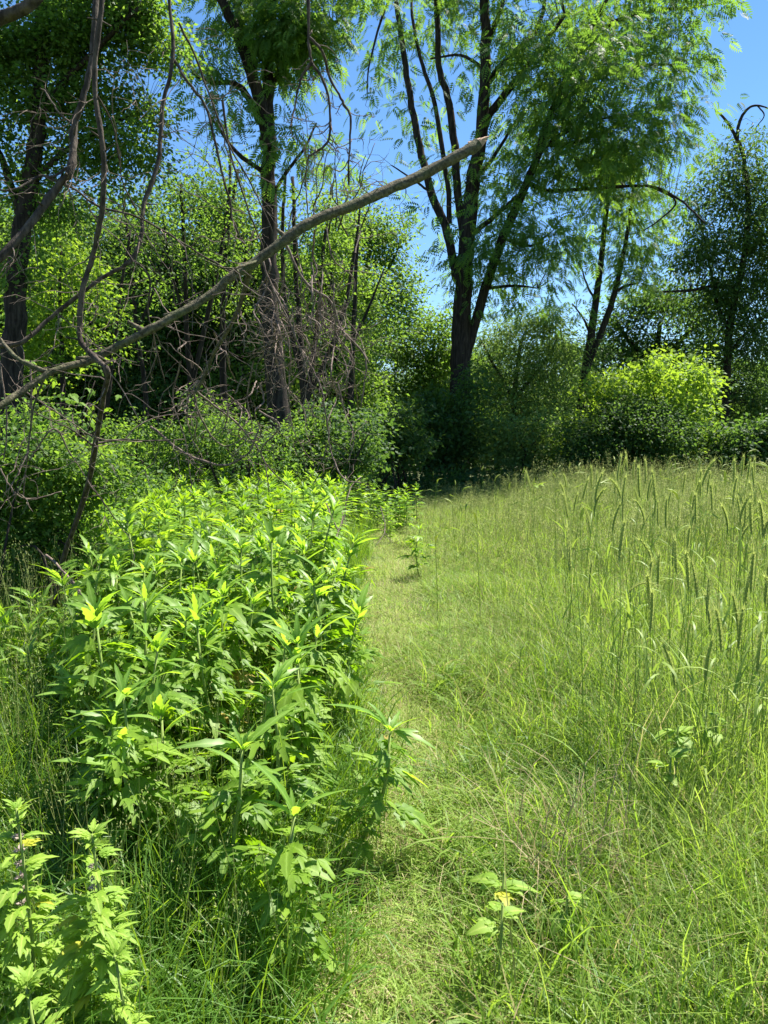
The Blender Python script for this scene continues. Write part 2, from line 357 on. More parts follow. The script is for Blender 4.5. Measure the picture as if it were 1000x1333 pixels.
# T1 big walnut, centre right
tree('tall walnut tree with a forked dark trunk standing at the end of the field', 24,
     [([(598, 600), (599, 520), (600, 460), (602, 400), (607, 330), (614, 255), (624, 190), (632, 110), (632, 40), (629, -40), (636, -120)], 22, 8, -0.5),
      ([(595, 365), (590, 340), (580, 295), (562, 252), (546, 190), (534, 125), (524, 60), (514, -10), (500, -80)], 11, 5, 1.2),
      ([(604, 478), (612, 445), (632, 375), (655, 310), (680, 250), (700, 205), (712, 160), (730, 118), (762, 55), (795, -10)], 12, 4, -1.5),
      ([(606, 320), (596, 250), (592, 190), (583, 125), (571, 85), (568, 0), (560, -60)], 10, 6, 0.8),
      ([(585, 290), (583, 240), (566, 135), (550, 85), (538, 30), (535, -20)], 6, 3, 1.6),
      ([(618, 225), (630, 165), (655, 125), (682, 92), (705, 60), (735, 20)], 10, 4, -1.8),
      ([(628, 118), (650, 88), (676, 62), (700, 35), (712, -10)], 8, 4, 0.5),
      ([(633, 60), (645, 30), (660, -10)], 7, 4, 0.8),
      ([(608, 310), (630, 293), (655, 272), (672, 255)], 7, 3, -1.0),
      ([(608, 240), (628, 222), (642, 205), (670, 160)], 7, 3, 0.6),
      ([(690, 240), (712, 248), (750, 247), (800, 243), (850, 243), (885, 260), (918, 290)], 4.5, 2, -0.6),
      ([(850, 243), (880, 262), (860, 285), (838, 300)], 2.5, 1.5, 0.3),
      ([(700, 200), (730, 175), (765, 160), (800, 150)], 5, 2, -0.8),
      ([(560, 250), (540, 235), (510, 215)], 3, 1.5, 0.4),
      ([(632, 90), (600, 72), (560, 76)], 4, 2, 0.5),
      ([(762, 55), (800, 28), (850, 14), (895, 10), (940, 4)], 5, 1.5, 0.3), ([(722, 140), (770, 105), (820, 88), (870, 84), (905, 95)], 5, 1.5, -.3),
      ([(705, 190), (750, 185), (800, 165), (840, 150)], 4, 1.5, -.3), ([(655, 310), (690, 320), (720, 300)], 4, 1.5, -.3), ([(632, 375), (670, 372), (700, 375)], 4, 1.5, -.3), ([(511, -10), (495, 30), (480, 90), (478, 130)], 3, 1.2, .3)],
     [(745, 30, 75, 55, 2.2, -1.2), (860, 110, 40, 35, 1.5, -.5), (750, 170, 45, 40, 2.4, -1), (650, 290, 30, 30, 2, 0), (700, 90, 55, 55, 2.2, -1), (690, 150, 55, 50, 2.3, 1.0), (760, 110, 65, 60, 2.3, -2.2), (820, 40, 70, 45, 2.2, 1), (730, 130, 60, 50, 1.2, 2.5), (860, 190, 50, 35, 1.3, -.6), (800, 230, 45, 35, 1.4, 0),
      (870, 60, 45, 45, 1.6, -0.5), (900, 100, 25, 30, 1.1, 0), (790, 170, 55, 45, 2.2, -1.2), (840, 150, 50, 40, 1.2, -.6), (725, 210, 50, 35, 2.2, -1),
      (665, 240, 38, 42, 2.0, -.5), (720, 290, 45, 38, 2.6, -1), (670, 330, 55, 38, 2.6, -1), (690, 375, 45, 25, 2.0, -.6), (640, 395, 35, 22, 1.4, .3),
      (640, 350, 30, 30, 2.0, .5), (570, 290, 20, 35, .8, .5), (565, 215, 35, 35, .9, 0), (540, 150, 35, 40, 1.0, 1), (505, 100, 28, 50, 1.0, 1), (500, 30, 30, 40, 1.4, 1),
      (555, 50, 40, 45, 1.3, 1), (600, 20, 30, 40, .9, 0), (660, 40, 30, 35, 2.2, .5), (590, 150, 20, 40, .7, .5), (490, 200, 22, 25, .7, 1), (780, 250, 40, 25, 1.0, -.5),
      (880, 10, 55, 25, 1.6, -.5), (935, 15, 30, 20, 1.0, 0), (590, 340, 18, 20, .7, 0), (500, -60, 70, 50, 1.2, 1), (600, -70, 80, 50, 1.6, 0), (720, -60, 90, 55, 2.2, -1), (840, -40, 70, 45, 1.8, -1)],
     'walnut', 0.37, TP, hang=True, ssize=0.95, twr=0.010, twf=0.8, per=8, leaf_n=0.74)

# T2 forked tree left of centre
tree('tall tree with a dark forked trunk rising behind the dead brush', 13.5,
     [([(368, 590), (364, 540), (358, 490), (353, 420), (350, 340), (350, 250), (350, 180), (349, 100), (352, 30), (356, -60)], 23, 11, 0.3),
      ([(347, 190), (343, 150), (330, 105), (312, 50), (288, 0), (265, -50)], 15, 9, -0.8),
      ([(326, 100), (318, 50), (306, 0), (300, -40)], 7, 5, 0.5),
      ([(338, 160), (322, 125), (303, 108), (275, 107), (250, 95)], 8, 3, -0.6),
      ([(355, 108), (375, 80), (400, 58), (432, 33), (470, 0)], 6, 3.5, 0.6),
      ([(352, 230), (330, 215), (305, 195), (280, 160), (262, 130)], 6, 2.5, 0.6),
      ([(352, 260), (372, 225), (395, 195), (412, 160)], 5, 2, -0.4)],
     [(300, 30, 45, 35, 1.6, 0), (355, 25, 45, 40, 4.6, -.3), (400, 30, 35, 38, 3.6, 0), (375, 75, 38, 30, 3.0, .2), (415, 60, 22, 25, 1.0, .2), (285, 100, 32, 25, 1.4, -.4),
      (265, 60, 20, 25, .8, -.2), (300, 145, 25, 25, 1.2, -.5), (355, 140, 12, 28, 1.5, -.5), (375, 190, 30, 20, 1.6, -.4), (400, 205, 30, 16, 1.5, -.4), (330, -50, 90, 45, 3, 0),
      (430, -35, 60, 35, 2, 0), (270, 150, 22, 18, .8, 0), (352, 210, 12, 25, 1.0, -.5)],
     'walnut', 0.24, TP, hang=True, ssize=0.42, twr=0.006, twf=0.5, per=7, leaf_n=1.1)

# T3 slender twin trunk
tree('slender twin-stemmed tree behind the lime green bush', 27,
     [([(748, 600), (757, 540), (765, 470), (775, 400), (785, 320), (793, 240), (798, 190)], 12, 3, 0.3),
      ([(764, 480), (784, 430), (800, 382), (812, 330), (822, 270), (826, 220)], 8, 2, -0.8),
      ([(770, 440), (760, 415), (745, 395)], 3, 1.5, 0.3), ([(800, 380), (815, 372), (832, 368)], 4, 2, 0.3), ([(776, 392), (765, 372), (757, 348)], 3, 1.5, 0.3)],
     [(815, 330, 28, 28, 1.3, 0), (835, 290, 30, 30, 1.0, 0), (770, 300, 25, 30, .7, 0), (800, 230, 40, 35, 1.1, 0), (830, 240, 35, 30, 1.0, -.5), (790, 200, 30, 25, 1.1, 0),
      (830, 360, 25, 18, 1.3, -.5), (757, 400, 12, 14, .5, 0), (850, 330, 20, 25, .8, 0)],
     'walnut', 0.36, TP, bark='bark_dark', hang=True, ssize=0.8, twf=0.6, per=8, leaf_n=2.6)
# T4 right edge
tree('leafy tree with a bare dead top at the right edge of the clearing', 28.5,
     [([(940, 610), (942, 560), (946, 500), (951, 420), (968, 340), (974, 270), (968, 205), (958, 178), (944, 155), (931, 143)], 9, 2, 0),
      ([(960, 185), (962, 162), (972, 143), (986, 137), (1003, 142)], 4, 1.5, -0.4), ([(986, 137), (995, 150), (985, 165)], 1.8, 1, 0.2),
      ([(962, 375), (930, 372), (900, 378), (850, 380)], 5, 2, -0.6), ([(950, 430), (935, 400), (925, 350), (915, 300)], 5, 2, 0.5),
      ([(970, 300), (990, 270), (1010, 250)], 5, 2.5, 0.5), ([(948, 460), (975, 430), (1000, 410)], 4, 2, -0.5)],
     [(960, 205, 24, 22, 1.2, 0), (985, 190, 25, 20, 1.0, 0), (965, 240, 35, 45, 1.5, 0), (990, 220, 30, 35, 1.7, 0), (930, 270, 40, 38, 1.6, 0), (900, 250, 30, 28, .9, 0), (975, 310, 42, 35, 2.8, 0), (920, 335, 42, 30, 2.6, -.3),
      (885, 345, 25, 18, 1.3, 0), (970, 380, 45, 35, 3.0, 0), (920, 400, 45, 30, 2.4, .2), (990, 440, 40, 40, 3.0, 0), (925, 460, 25, 40, 2.0, .5), (980, 520, 45, 45, 3.2, 0.3), (1020, 330, 40, 80, 2.6, 0)],
     'dark_leaf', 0.20, TN, hang=True, ssize=0.7, twf=0.4, per=24, leaf_n=3.0)
# T5 left edge
tree('large dark tree at the left edge behind the hanging dead branches', 11.5,
     [([(15, 640), (15, 520), (18, 430), (25, 330), (36, 250), (46, 190), (52, 100), (55, 20), (58, -60)], 24, 13, 0),
      ([(30, 300), (8, 220), (-20, 160)], 10, 5, 0.5), ([(48, 160), (80, 110), (130, 60), (180, 10)], 8, 4, -0.5), ([(40, 240), (80, 200), (130, 170), (190, 140)], 7, 3, 0.4)],
     [(30, 60, 50, 45, 2.6, 0), (95, 40, 50, 42, 3.4, 0), (160, 35, 42, 40, 3.0, 0), (210, 60, 30, 35, 2.0, 0), (50, 130, 50, 35, 2.0, 0), (120, 120, 42, 35, 2.6, 0.3),
      (190, 130, 32, 30, 1.8, 0.3), (60, 200, 45, 28, 1.6, 0.2), (130, 190, 40, 30, 2.2, 0), (180, 200, 28, 30, 1.8, 0), (30, 270, 30, 35, 1.4, 0), (80, 260, 32, 28, 1.5, 0.3), (150, 250, 25, 18, 1.0, 0.3),
      (20, 350, 30, 40, 1.2, 0), (100, -40, 110, 40, 2.5, 0), (-30, 120, 40, 100, 2, 0)],
     'mid_leaf', 0.08, TF2, ssize=0.30, twr=0.005, twf=0.35, per=26, leaf_n=3.0)
# mid tree left-centre background, thin trunks
tree('round-topped sunlit tree beyond the dead brush', 30,
     [([(455, 590), (460, 500), (470, 420), (478, 350), (485, 300)], 12, 4, 0), ([(462, 470), (440, 420), (425, 360)], 6, 3, 0.5), ([(470, 400), (500, 360), (520, 320)], 6, 2, -0.5)],
     [(470, 300, 40, 32, 3.2, 0), (510, 330, 38, 35, 3.2, 0), (440, 330, 40, 38, 3.0, .5), (530, 380, 32, 35, 3.2, 0), (480, 380, 45, 35, 3.2, -.5), (430, 400, 40, 38, 2.8, 0), (450, 260, 28, 22, 1.4, 0), (520, 430, 40, 30, 3, 0), (460, 450, 45, 35, 2.6, 0)],
     'mid_leaf', 0.15, TF2, ssize=0.6, twf=0.25, per=24, leaf_n=2.6)
# left woods: several thin trees
WOOD = [
 ('thin leaning tree with airy foliage, leftmost in the shaded wood', 16, [([(185, 600), (190, 520), (178, 430), (170, 340), (160, 260)], 7, 3, 0), ([(178, 430), (200, 380), (215, 320)], 4, 2, .4)],
  [(170, 300, 32, 30, 1.3, 0), (150, 350, 32, 30, 1.7, 0), (200, 330, 28, 25, 1.2, 0), (215, 290, 26, 25, 1.0, 0), (160, 400, 32, 28, 1.4, .4)], 'mid_leaf'),
 ('thin dark tree with two upright stems in the middle of the wood', 17, [([(255, 600), (250, 520), (243, 430), (240, 330), (236, 240)], 8, 4, 0), ([(250, 500), (268, 420), (285, 340), (298, 260), (300, 200)], 6, 3, .4), ([(243, 420), (222, 350), (212, 280)], 4, 2, -.4)],
  [(240, 250, 32, 28, 1.4, 0), (275, 280, 32, 30, 1.5, 0), (220, 300, 28, 28, 1.3, 0), (300, 230, 28, 28, 1.1, 0), (260, 340, 36, 28, 1.5, 0), (225, 370, 30, 26, 1.3, .5), (265, 210, 24, 20, .9, 0)], 'mid_leaf'),
 ('dark trunked tree just left of the big forked trunk', 18, [([(300, 600), (292, 520), (290, 440), (292, 350), (300, 280), (310, 220)], 9, 4, 0), ([(291, 400), (315, 350), (330, 300)], 4, 2, .5)],
  [(320, 260, 30, 28, 1.3, 0), (300, 310, 32, 28, 1.5, 0), (325, 340, 28, 28, 1.5, 0), (290, 380, 32, 25, 1.5, 0), (335, 220, 22, 22, .8, 0)], 'mid_leaf'),
 ('many-stemmed thin tree just right of the big forked trunk', 16, [([(400, 600), (396, 520), (390, 430), (384, 330), (382, 230)], 10, 4, 0), ([(398, 530), (412, 430), (420, 330), (432, 240)], 7, 3, .4), ([(396, 500), (372, 400), (368, 300), (372, 220)], 6, 3, -.4), ([(400, 520), (440, 430), (460, 340), (470, 260)], 6, 2.5, .3)],
  [(400, 270, 32, 25, 1.2, 0), (430, 290, 30, 28, 1.3, 0), (385, 330, 28, 25, .9, 0), (420, 350, 32, 28, 1.3, 0), (395, 400, 30, 24, .9, 0), (450, 250, 24, 22, .8, 0)], 'mid_leaf'),
 ('slim straight tree at the right end of the shaded wood', 19, [([(455, 610), (456, 540), (458, 470), (462, 390), (466, 300)], 9, 4, 0), ([(458, 450), (480, 400), (500, 350)], 4, 2, .4)],
  [(450, 480, 26, 24, 1.4, 0), (485, 470, 32, 32, 2.0, 0), (500, 420, 30, 28, 1.8, 0), (445, 420, 24, 22, 1.0, 0)], 'mid_leaf'),
 ('young thin tree between the left edge and the shaded wood', 15, [([(130, 600), (140, 520), (150, 440), (158, 370), (170, 300)], 6, 2.5, 0), ([(145, 480), (120, 420), (108, 360)], 4, 2, .3)],
  [(120, 380, 28, 26, 1.2, 0), (165, 440, 28, 25, 1.2, 0), (175, 360, 24, 22, 1.0, 0)], 'mid_leaf'),
]
for (lb, Y, li, cl, mt) in WOOD:
    tree(lb, Y, li, cl, mt, 0.085, TF2, ssize=0.40, twr=0.006, twf=0.6, per=24, leaf_n=1.6, group='thin trees of the shaded wood')
tree('sunlit yellow-green tree at the left edge behind the big dead branch', 13,
     [([(85, 620), (82, 520), (80, 440), (78, 380), (80, 320)], 7, 3, 0)],
     [(85, 340, 30, 30, 3.6, 0), (60, 380, 30, 32, 3.2, .2), (110, 380, 26, 28, 3.4, 0), (80, 420, 40, 28, 3.6, 0), (35, 410, 30, 32, 2.6, 0), (110, 440, 30, 24, 3.0, 0), (30, 450, 35, 22, 2.5, 0), (60, 475, 60, 22, 2.5, .2)],
     'lime_leaf', 0.10, TF2, ssize=0.28, twr=0.006, twf=0.2, per=20, leaf_n=1.0)

# shrubs along the far edge of the field
def shrub(label, Y, clumps, leafmat, lsize, tmpl=TF2, ssize=0.4, per=22, leaf_n=2.2, group=None, name='shrub', twr=0.008, hang=False, stems=7):
    u0 = np.mean([c[0] for c in clumps]); b = P(u0, 570, Y); org = np.array([b[0], Y, 0.0])
    t = thing(name, label, 'shrub', org, 0, group); m = MB(); cs = []
    for (u, v, ru, rv, dens, dy) in clumps:
        c = P(u, v, Y + dy); s = PX(Y + dy); rad = np.array([ru * s, (ru + rv) * 0.5 * s, rv * s])
        cs.append(fill_clump(m, c, rad, max(3, int(dens * leaf_n * ru * rv / 100)), per, ssize, lsize, tmpl, 0.25, hang))
    link('foliage', m.mesh('foliage', M[leafmat], False, org), t)
    al = np.vstack(cs); al = al[rng.permutation(len(al))]
    m = MB(); sk = []
    for k in range(min(stems, len(al))):
        c = al[k]; a = org + np.array([rng.normal() * 0.3, rng.normal() * 0.3, -0.1]); mid = (a + c) / 2 + rng.normal(size=3) * 0.15 + [0, 0, 0.25]
        ln = resample([a, mid, c], 4); sk.append(ln); m.add(*tube(ln, [twr * 4, twr * 2.4, twr], 5, cap=False))
    twig_net(m, al[:120], sk, twr, 0.6)
    link('stems', m.mesh('stems', M['bark_dark'], False, org), t)
    return t
tree('low dark spreading tree filling the gap behind the lime green bush', 33,
     [([(850, 610), (850, 520), (855, 460), (860, 420)], 12, 5, 0), ([(852, 480), (900, 430), (930, 410)], 6, 3, 0), ([(852, 480), (810, 430), (800, 410)], 6, 3, 0)],
     [(830, 412, 45, 28, 3.4, 0), (880, 392, 45, 28, 3.4, 0), (930, 415, 40, 35, 3.2, 0), (850, 460, 50, 30, 3.2, 0), (790, 460, 35, 40, 3.0, 0), (910, 480, 45, 35, 3.2, 0), (800, 430, 30, 22, 2.6, 0), (870, 510, 60, 50, 3, 0), (770, 530, 40, 50, 3, 0)],
     'dark_leaf', 0.16, TF2, ssize=0.7, twf=0.05, per=18, leaf_n=3.3)
tree('grey-green willowy tree right of the walnut trunk', 27,
     [([(668, 610), (668, 550), (672, 490), (680, 440)], 9, 4, 0), ([(670, 520), (710, 470), (730, 430)], 5, 2, 0), ([(669, 520), (640, 470), (625, 440)], 5, 2, 0)],
     [(690, 430, 38, 25, 3.4, 0), (725, 445, 30, 28, 3.2, 0), (650, 440, 35, 28, 3.2, 0), (700, 480, 42, 32, 3.6, -.3), (655, 490, 40, 35, 3.2, -.3), (740, 500, 24, 32, 2.6, 0), (690, 535, 45, 35, 3.4, -.6), (640, 550, 40, 40, 2.6, -.3), (730, 550, 30, 35, 2.4, 0)],
     'pale_leaf', 0.16, TN, hang=True, ssize=0.6, twf=0.05, per=20, leaf_n=3.3)
tree('mid green tree filling the gap left of the walnut trunk', 29,
     [([(560, 610), (560, 550), (562, 490), (565, 440)], 9, 4, 0), ([(561, 520), (540, 470), (530, 440)], 5, 2, 0)],
     [(575, 425, 28, 24, 3.4, 0), (545, 450, 35, 28, 3.2, 0), (590, 465, 30, 30, 3.2, -.3), (555, 500, 40, 35, 3.0, -.3), (520, 520, 40, 40, 3, 0), (590, 530, 35, 40, 2.6, 0)],
     'mid_leaf', 0.15, TF2, ssize=0.6, twf=0.05, per=18, leaf_n=3.3)
def mini(u0, u1, prof, bottom, n, r, dens, dz=0.8):
    out = []
    for k in range(n):
        u = rng.uniform(u0, u1); top = prof(u) + rng.uniform(-18, 20); v = top + (bottom - top) * rng.random() ** 1.6; q = r * rng.uniform(.6, 1.3)
        out.append((u, v, q, q * rng.uniform(.9, 1.7), dens, rng.uniform(-dz, dz)))
    return out
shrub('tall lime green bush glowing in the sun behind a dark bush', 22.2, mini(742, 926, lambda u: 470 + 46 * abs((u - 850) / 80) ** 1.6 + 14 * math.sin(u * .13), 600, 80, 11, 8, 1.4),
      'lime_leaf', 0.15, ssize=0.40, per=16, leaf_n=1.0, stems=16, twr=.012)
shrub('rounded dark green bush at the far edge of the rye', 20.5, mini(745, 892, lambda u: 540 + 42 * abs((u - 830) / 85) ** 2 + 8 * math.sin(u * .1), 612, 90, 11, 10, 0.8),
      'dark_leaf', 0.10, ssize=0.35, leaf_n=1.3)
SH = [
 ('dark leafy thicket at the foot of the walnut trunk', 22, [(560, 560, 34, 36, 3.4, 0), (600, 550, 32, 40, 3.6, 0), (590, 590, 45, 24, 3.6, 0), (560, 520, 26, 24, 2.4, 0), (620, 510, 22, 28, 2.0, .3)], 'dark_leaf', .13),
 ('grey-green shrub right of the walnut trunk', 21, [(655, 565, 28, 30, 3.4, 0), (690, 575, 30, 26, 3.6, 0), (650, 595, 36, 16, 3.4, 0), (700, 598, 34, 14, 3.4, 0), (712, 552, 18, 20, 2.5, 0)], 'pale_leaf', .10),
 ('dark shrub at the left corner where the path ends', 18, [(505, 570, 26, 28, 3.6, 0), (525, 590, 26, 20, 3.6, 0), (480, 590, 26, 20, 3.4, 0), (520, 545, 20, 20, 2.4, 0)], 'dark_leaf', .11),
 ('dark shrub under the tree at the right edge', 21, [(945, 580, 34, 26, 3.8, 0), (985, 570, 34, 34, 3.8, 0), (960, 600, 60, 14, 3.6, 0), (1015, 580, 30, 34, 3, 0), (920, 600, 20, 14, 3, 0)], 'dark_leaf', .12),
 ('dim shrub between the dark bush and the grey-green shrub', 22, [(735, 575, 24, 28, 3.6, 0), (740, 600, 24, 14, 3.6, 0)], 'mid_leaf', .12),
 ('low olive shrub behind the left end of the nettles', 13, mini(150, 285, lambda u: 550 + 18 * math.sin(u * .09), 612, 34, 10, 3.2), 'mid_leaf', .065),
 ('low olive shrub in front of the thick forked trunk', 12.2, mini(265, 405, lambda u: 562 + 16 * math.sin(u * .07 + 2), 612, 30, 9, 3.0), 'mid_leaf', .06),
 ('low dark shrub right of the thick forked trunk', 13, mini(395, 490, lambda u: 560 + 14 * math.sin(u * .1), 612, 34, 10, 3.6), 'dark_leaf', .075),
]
for (lb, Y, cl, mt, ls) in SH: shrub(lb, Y, cl, mt, ls * 1.15, ssize=0.35, leaf_n=2.4, group='shrubs along the edge of the clearing')
# near left shrub with small leaves
shrub('dense small-leaved honeysuckle shrub at the left edge, dark inside', 5.6,
      [(40, 600, 60, 45, 2.6, 0), (100, 640, 45, 34, 2.6, 0.2), (30, 670, 60, 40, 2.4, 0.2), (95, 690, 50, 34, 2.0, 0.4), (150, 615, 38, 26, 2.2, 0.4), (-40, 620, 60, 90, 1.8, 0.2), (60, 545, 45, 22, 1.6, 0.3), (40, 735, 60, 30, 2.4, .2), (110, 735, 45, 30, 2.2, .3), (30, 780, 60, 30, 2.0, .2)],
      'mid_leaf', 0.050, tmpl=TF2, ssize=0.16, per=20, leaf_n=2.3, twr=0.004, name='honeysuckle_shrub', stems=12)

# generic trees closing the wood behind: copies of three builds
def generic_tree(seed_label, mat, ls):
    t = thing('wood_tree', seed_label, 'tree', (0, 0, 0), 0, 'trees closing the wood behind')
    m = MB(); h = 9.5; tr = resample([[0, 0, -0.2], [0.15, 0.1, 2.5], [0.0, 0.2, 5], [0.2, 0, 7.5], [0.1, 0.1, h]], 5); m.add(*tube(tr, [0.2, 0.15, 0.1, 0.03], 7))
    sk = [tr]
    for k in range(7):
        z = 1.8 + k * 0.95; a = rng.random() * 2 * PI; r = 2.4 - 0.18 * k
        ln = resample([[0.1, 0.1, z], [r * .5 * math.cos(a), r * .5 * math.sin(a), z + .7], [r * math.cos(a), r * math.sin(a), z + 1.1]], 4); sk.append(ln); m.add(*tube(ln, [0.06, 0.04, 0.015], 5))
    link('trunk', m.mesh('trunk', M['bark_dark'], True), t)
    m = MB(); cs = []
    for k in range(44):
        z = rng.uniform(0.5, h + .4); rr = 2.7 * math.sin(PI * min(0.95, (z - 0.2) / (h + 1.2))) ** 0.7; a = rng.random() * 2 * PI; r = rr * rng.uniform(0.3, 0.9)
        cs.append(fill_clump(m, np.array([r * math.cos(a), r * math.sin(a), z]), np.array([1.1, 1.1, .8]) * rng.uniform(.7, 1.2), 34, 18, 0.6, ls * .68, TF2, 0.25))
    link('crown', m.mesh('crown', mat, False), t)
    return t
def copy_thing(o, loc, rz, sc=None, label=None, group=None):
    r = o.copy(); C.objects.link(r); r.location = loc; r.rotation_euler = (0, 0, rz)
    if sc is not None: r.scale = sc if hasattr(sc, '__len__') else (sc, sc, sc)
    if label: r['label'] = label
    if group: r['group'] = group
    for ch in o.children:
        c = ch.copy(); C.objects.link(c); c.parent = r
        for g2 in ch.children:
            d = g2.copy(); C.objects.link(d); d.parent = c
    return r
gl = 'leafy tree in the wood closing the view behind the clearing'
protos = [generic_tree(gl, M['mid_leaf'], .24), generic_tree(gl, M['dark_leaf'], .24), generic_tree(gl, M['pale_leaf'], .22)]
spots = []
for u in np.arange(-60, 470, 42): spots.append((u + rng.normal() * 10, rng.uniform(22, 27), 0.86))
for u in np.arange(-60, 480, 55): spots.append((u + rng.normal() * 10, rng.uniform(32, 38), 1.0))
for u in np.arange(480, 1080, 34): spots.append((u + rng.normal() * 8, rng.uniform(36, 44), 0.60))
for u in np.arange(-80, 1100, 60): spots.append((u + rng.normal() * 8, rng.uniform(52, 62), 0.72))
first = {0: True, 1: True, 2: True}
for i, (u, Y, s) in enumerate(spots):
    k = int(rng.choice([0, 0, 1, 1, 2])); p = P(u, 570, Y); s *= rng.uniform(0.85, 1.1)
    if first[k]: first[k] = False; o = protos[k]; o.location = (p[0], Y, 0); o.rotation_euler = (0, 0, rng.random() * 6); o.scale = (s, s, s)
    else: copy_thing(protos[k], (p[0], Y, 0), rng.random() * 6, s)

m = MB()
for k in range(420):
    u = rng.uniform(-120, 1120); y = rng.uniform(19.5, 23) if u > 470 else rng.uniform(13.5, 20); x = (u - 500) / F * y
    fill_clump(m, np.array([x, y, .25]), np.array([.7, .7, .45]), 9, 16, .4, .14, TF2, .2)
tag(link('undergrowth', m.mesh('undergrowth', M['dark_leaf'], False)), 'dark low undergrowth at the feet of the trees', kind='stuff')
# ------------------------------------------------------------------ dead wood in front
def crook(a, d, L, n, wig, grav=0.0):
    pts = [np.array(a, float)]; d = np.array(d, float); d /= np.linalg.norm(d)
    for k in range(n):
        d = d + rng.normal(size=3) * wig; d[2] -= grav; d /= np.linalg.norm(d); pts.append(pts[-1] + d * L / n)
    return np.array(pts)
def grow_twigs(mb, ln, n, L, r, wig=0.28, grav=0.05, levels=2, t0=0.1, bias=(0, 0, -0.2)):
    for k in range(n):
        i = int((t0 + (1 - t0) * rng.random()) * (len(ln) - 1)); a = ln[i]
        tg = ln[min(i + 1, len(ln) - 1)] - ln[max(i - 1, 0)]; tg = tg / (np.linalg.norm(tg) + 1e-9)
        d = tg * 0.5 + rand_unit(1)[0] * 0.9 + np.array(bias)
        l_ = L * rng.uniform(0.4, 1.3); q = crook(a, d, l_, 7, wig, grav)
        rr = r * rng.uniform(0.6, 1.2)
        mb.add(*tube(q, [rr, rr * 0.75, rr * 0.35], 4, cap=False))
        if levels > 1: grow_twigs(mb, q, 3, L * 0.45, r * 0.6, wig, grav, levels - 1, 0.2, bias)
def dead_thing(name, label, mains, mat='twig', group=None, cat='dead branch', twn=8, twL=0.35, twr=0.004, twigs=True, levels=2, grav=0.05, bias=(0, 0, -0.2), rough=0.08):
    """mains: [(pixels with depth, w0, w1)]; first is the body, others are branch parts"""
    org = px_line(mains[0][0][:1], 5)[0]
    t = thing(name, label, cat, org, 0, group); tw = MB()
    for i, (px, w0, w1) in enumerate(mains):
        ln = resample(px_line(px, 5), 6); Y0 = px[0][2]
        jit = np.cumsum(rng.normal(size=ln.shape), axis=0); jit -= np.linspace(0, 1, len(jit))[:, None] * jit[-1]
        ln = ln + jit * PX(Y0) * (0.25 + 0.12 * (w0 < 6)) + rng.normal(size=ln.shape) * PX(Y0) * 0.25
        r0_, r1_ = w0 * PX(px[0][2]) / 2, w1 * PX(px[-1][2]) / 2; kk = max(8, len(ln) // 2)
        rad = np.linspace(r0_, r1_, kk) * (1 + rng.normal(0, .07 if w0 > 8 else .10, kk))
        m = MB(); m.add(*tube(ln, rad, 14 if w0 > 8 else 6, rough))
        if w0 > 4:
            for q in range(int(np.linalg.norm(ln[-1] - ln[0]) * 3.5)):      # knots and snapped side stubs
                a = ln[rng.integers(2, len(ln) - 2)]; d = rand_unit(1)[0]; d[2] = abs(d[2]) * .5 + d[2] * .5; e = rng.uniform(.02, .08)
                m.add(*tube([a, a + d * (r0_ + e * .5), a + d * (r0_ + e)], [r0_ * .55, r0_ * .30, r0_ * .22], 6, .12))
        nm = 'limb' if i == 0 else 'branch'
        link(nm, m.mesh(nm, M[mat], True, org), t)
        if twigs:
            L = np.linalg.norm(ln[-1] - ln[0]); grow_twigs(tw, ln, max(2, int(twn * L)), twL, twr, levels=levels, grav=grav, bias=bias)
    if tw.n: tag(link('twigs', tw.mesh('twigs', M['twig'], False, org), t), kind='stuff')
    return t
D = 4.3
limb = dead_thing('broken_limb', 'big broken grey-brown limb slanting across the view to a splintered end', [
    ([(622, 187, 4.7), (600, 200, 4.65), (560, 222, 4.6), (510, 245, 4.5), (460, 268, 4.4), (405, 291, 4.3), (368, 318, 4.25), (330, 346, 4.2), (300, 363, 4.15), (270, 388, 4.1), (220, 416, 4.0), (170, 443, 3.95), (120, 469, 3.9), (70, 484, 3.8), (30, 510, 3.7), (0, 531, 3.6), (-80, 590, 3.4), (-190, 760, 3.1)], 14.5, 8),
    ([(62, 484, 3.8), (28, 470, 3.8), (12, 455, 3.85), (0, 441, 3.9), (-40, 400, 3.9)], 6, 4),
    ([(326, 350, 4.2), (318, 380, 4.3), (303, 420, 4.4), (280, 460, 4.5), (262, 500, 4.6), (254, 512, 4.6)], 8, 4),
    ([(345, 335, 4.25), (322, 345, 4.1), (296, 350, 4.0), (262, 336, 4.0)], 4, 1.5),
    ([(60, 487, 3.8), (45, 520, 3.8), (38, 560, 3.8), (36, 600, 3.8)], 3.5, 1.5)],
    'bark_limb', twn=5, twL=0.45, twr=0.0035, rough=0.05)
# flared splintered butt
mb = MB(); b0 = P(621, 188, 4.7); ax = P(640, 179, 4.72) - P(610, 194, 4.66); ax /= np.linalg.norm(ax)
for k in range(22):
    o = rand_unit(1)[0] * 0.026; L = rng.uniform(.02, .09); q = np.array([b0 + o - ax * .03, b0 + o * 1.0 + ax * L * .5, b0 + o * .8 + ax * L])
    mb.add(*tube(q, [.013, .008, .0006], 4, .3))
link('splintered_end', mb.mesh('splintered_end', M['bare_wood'], False, np.array(limb.location)), limb)

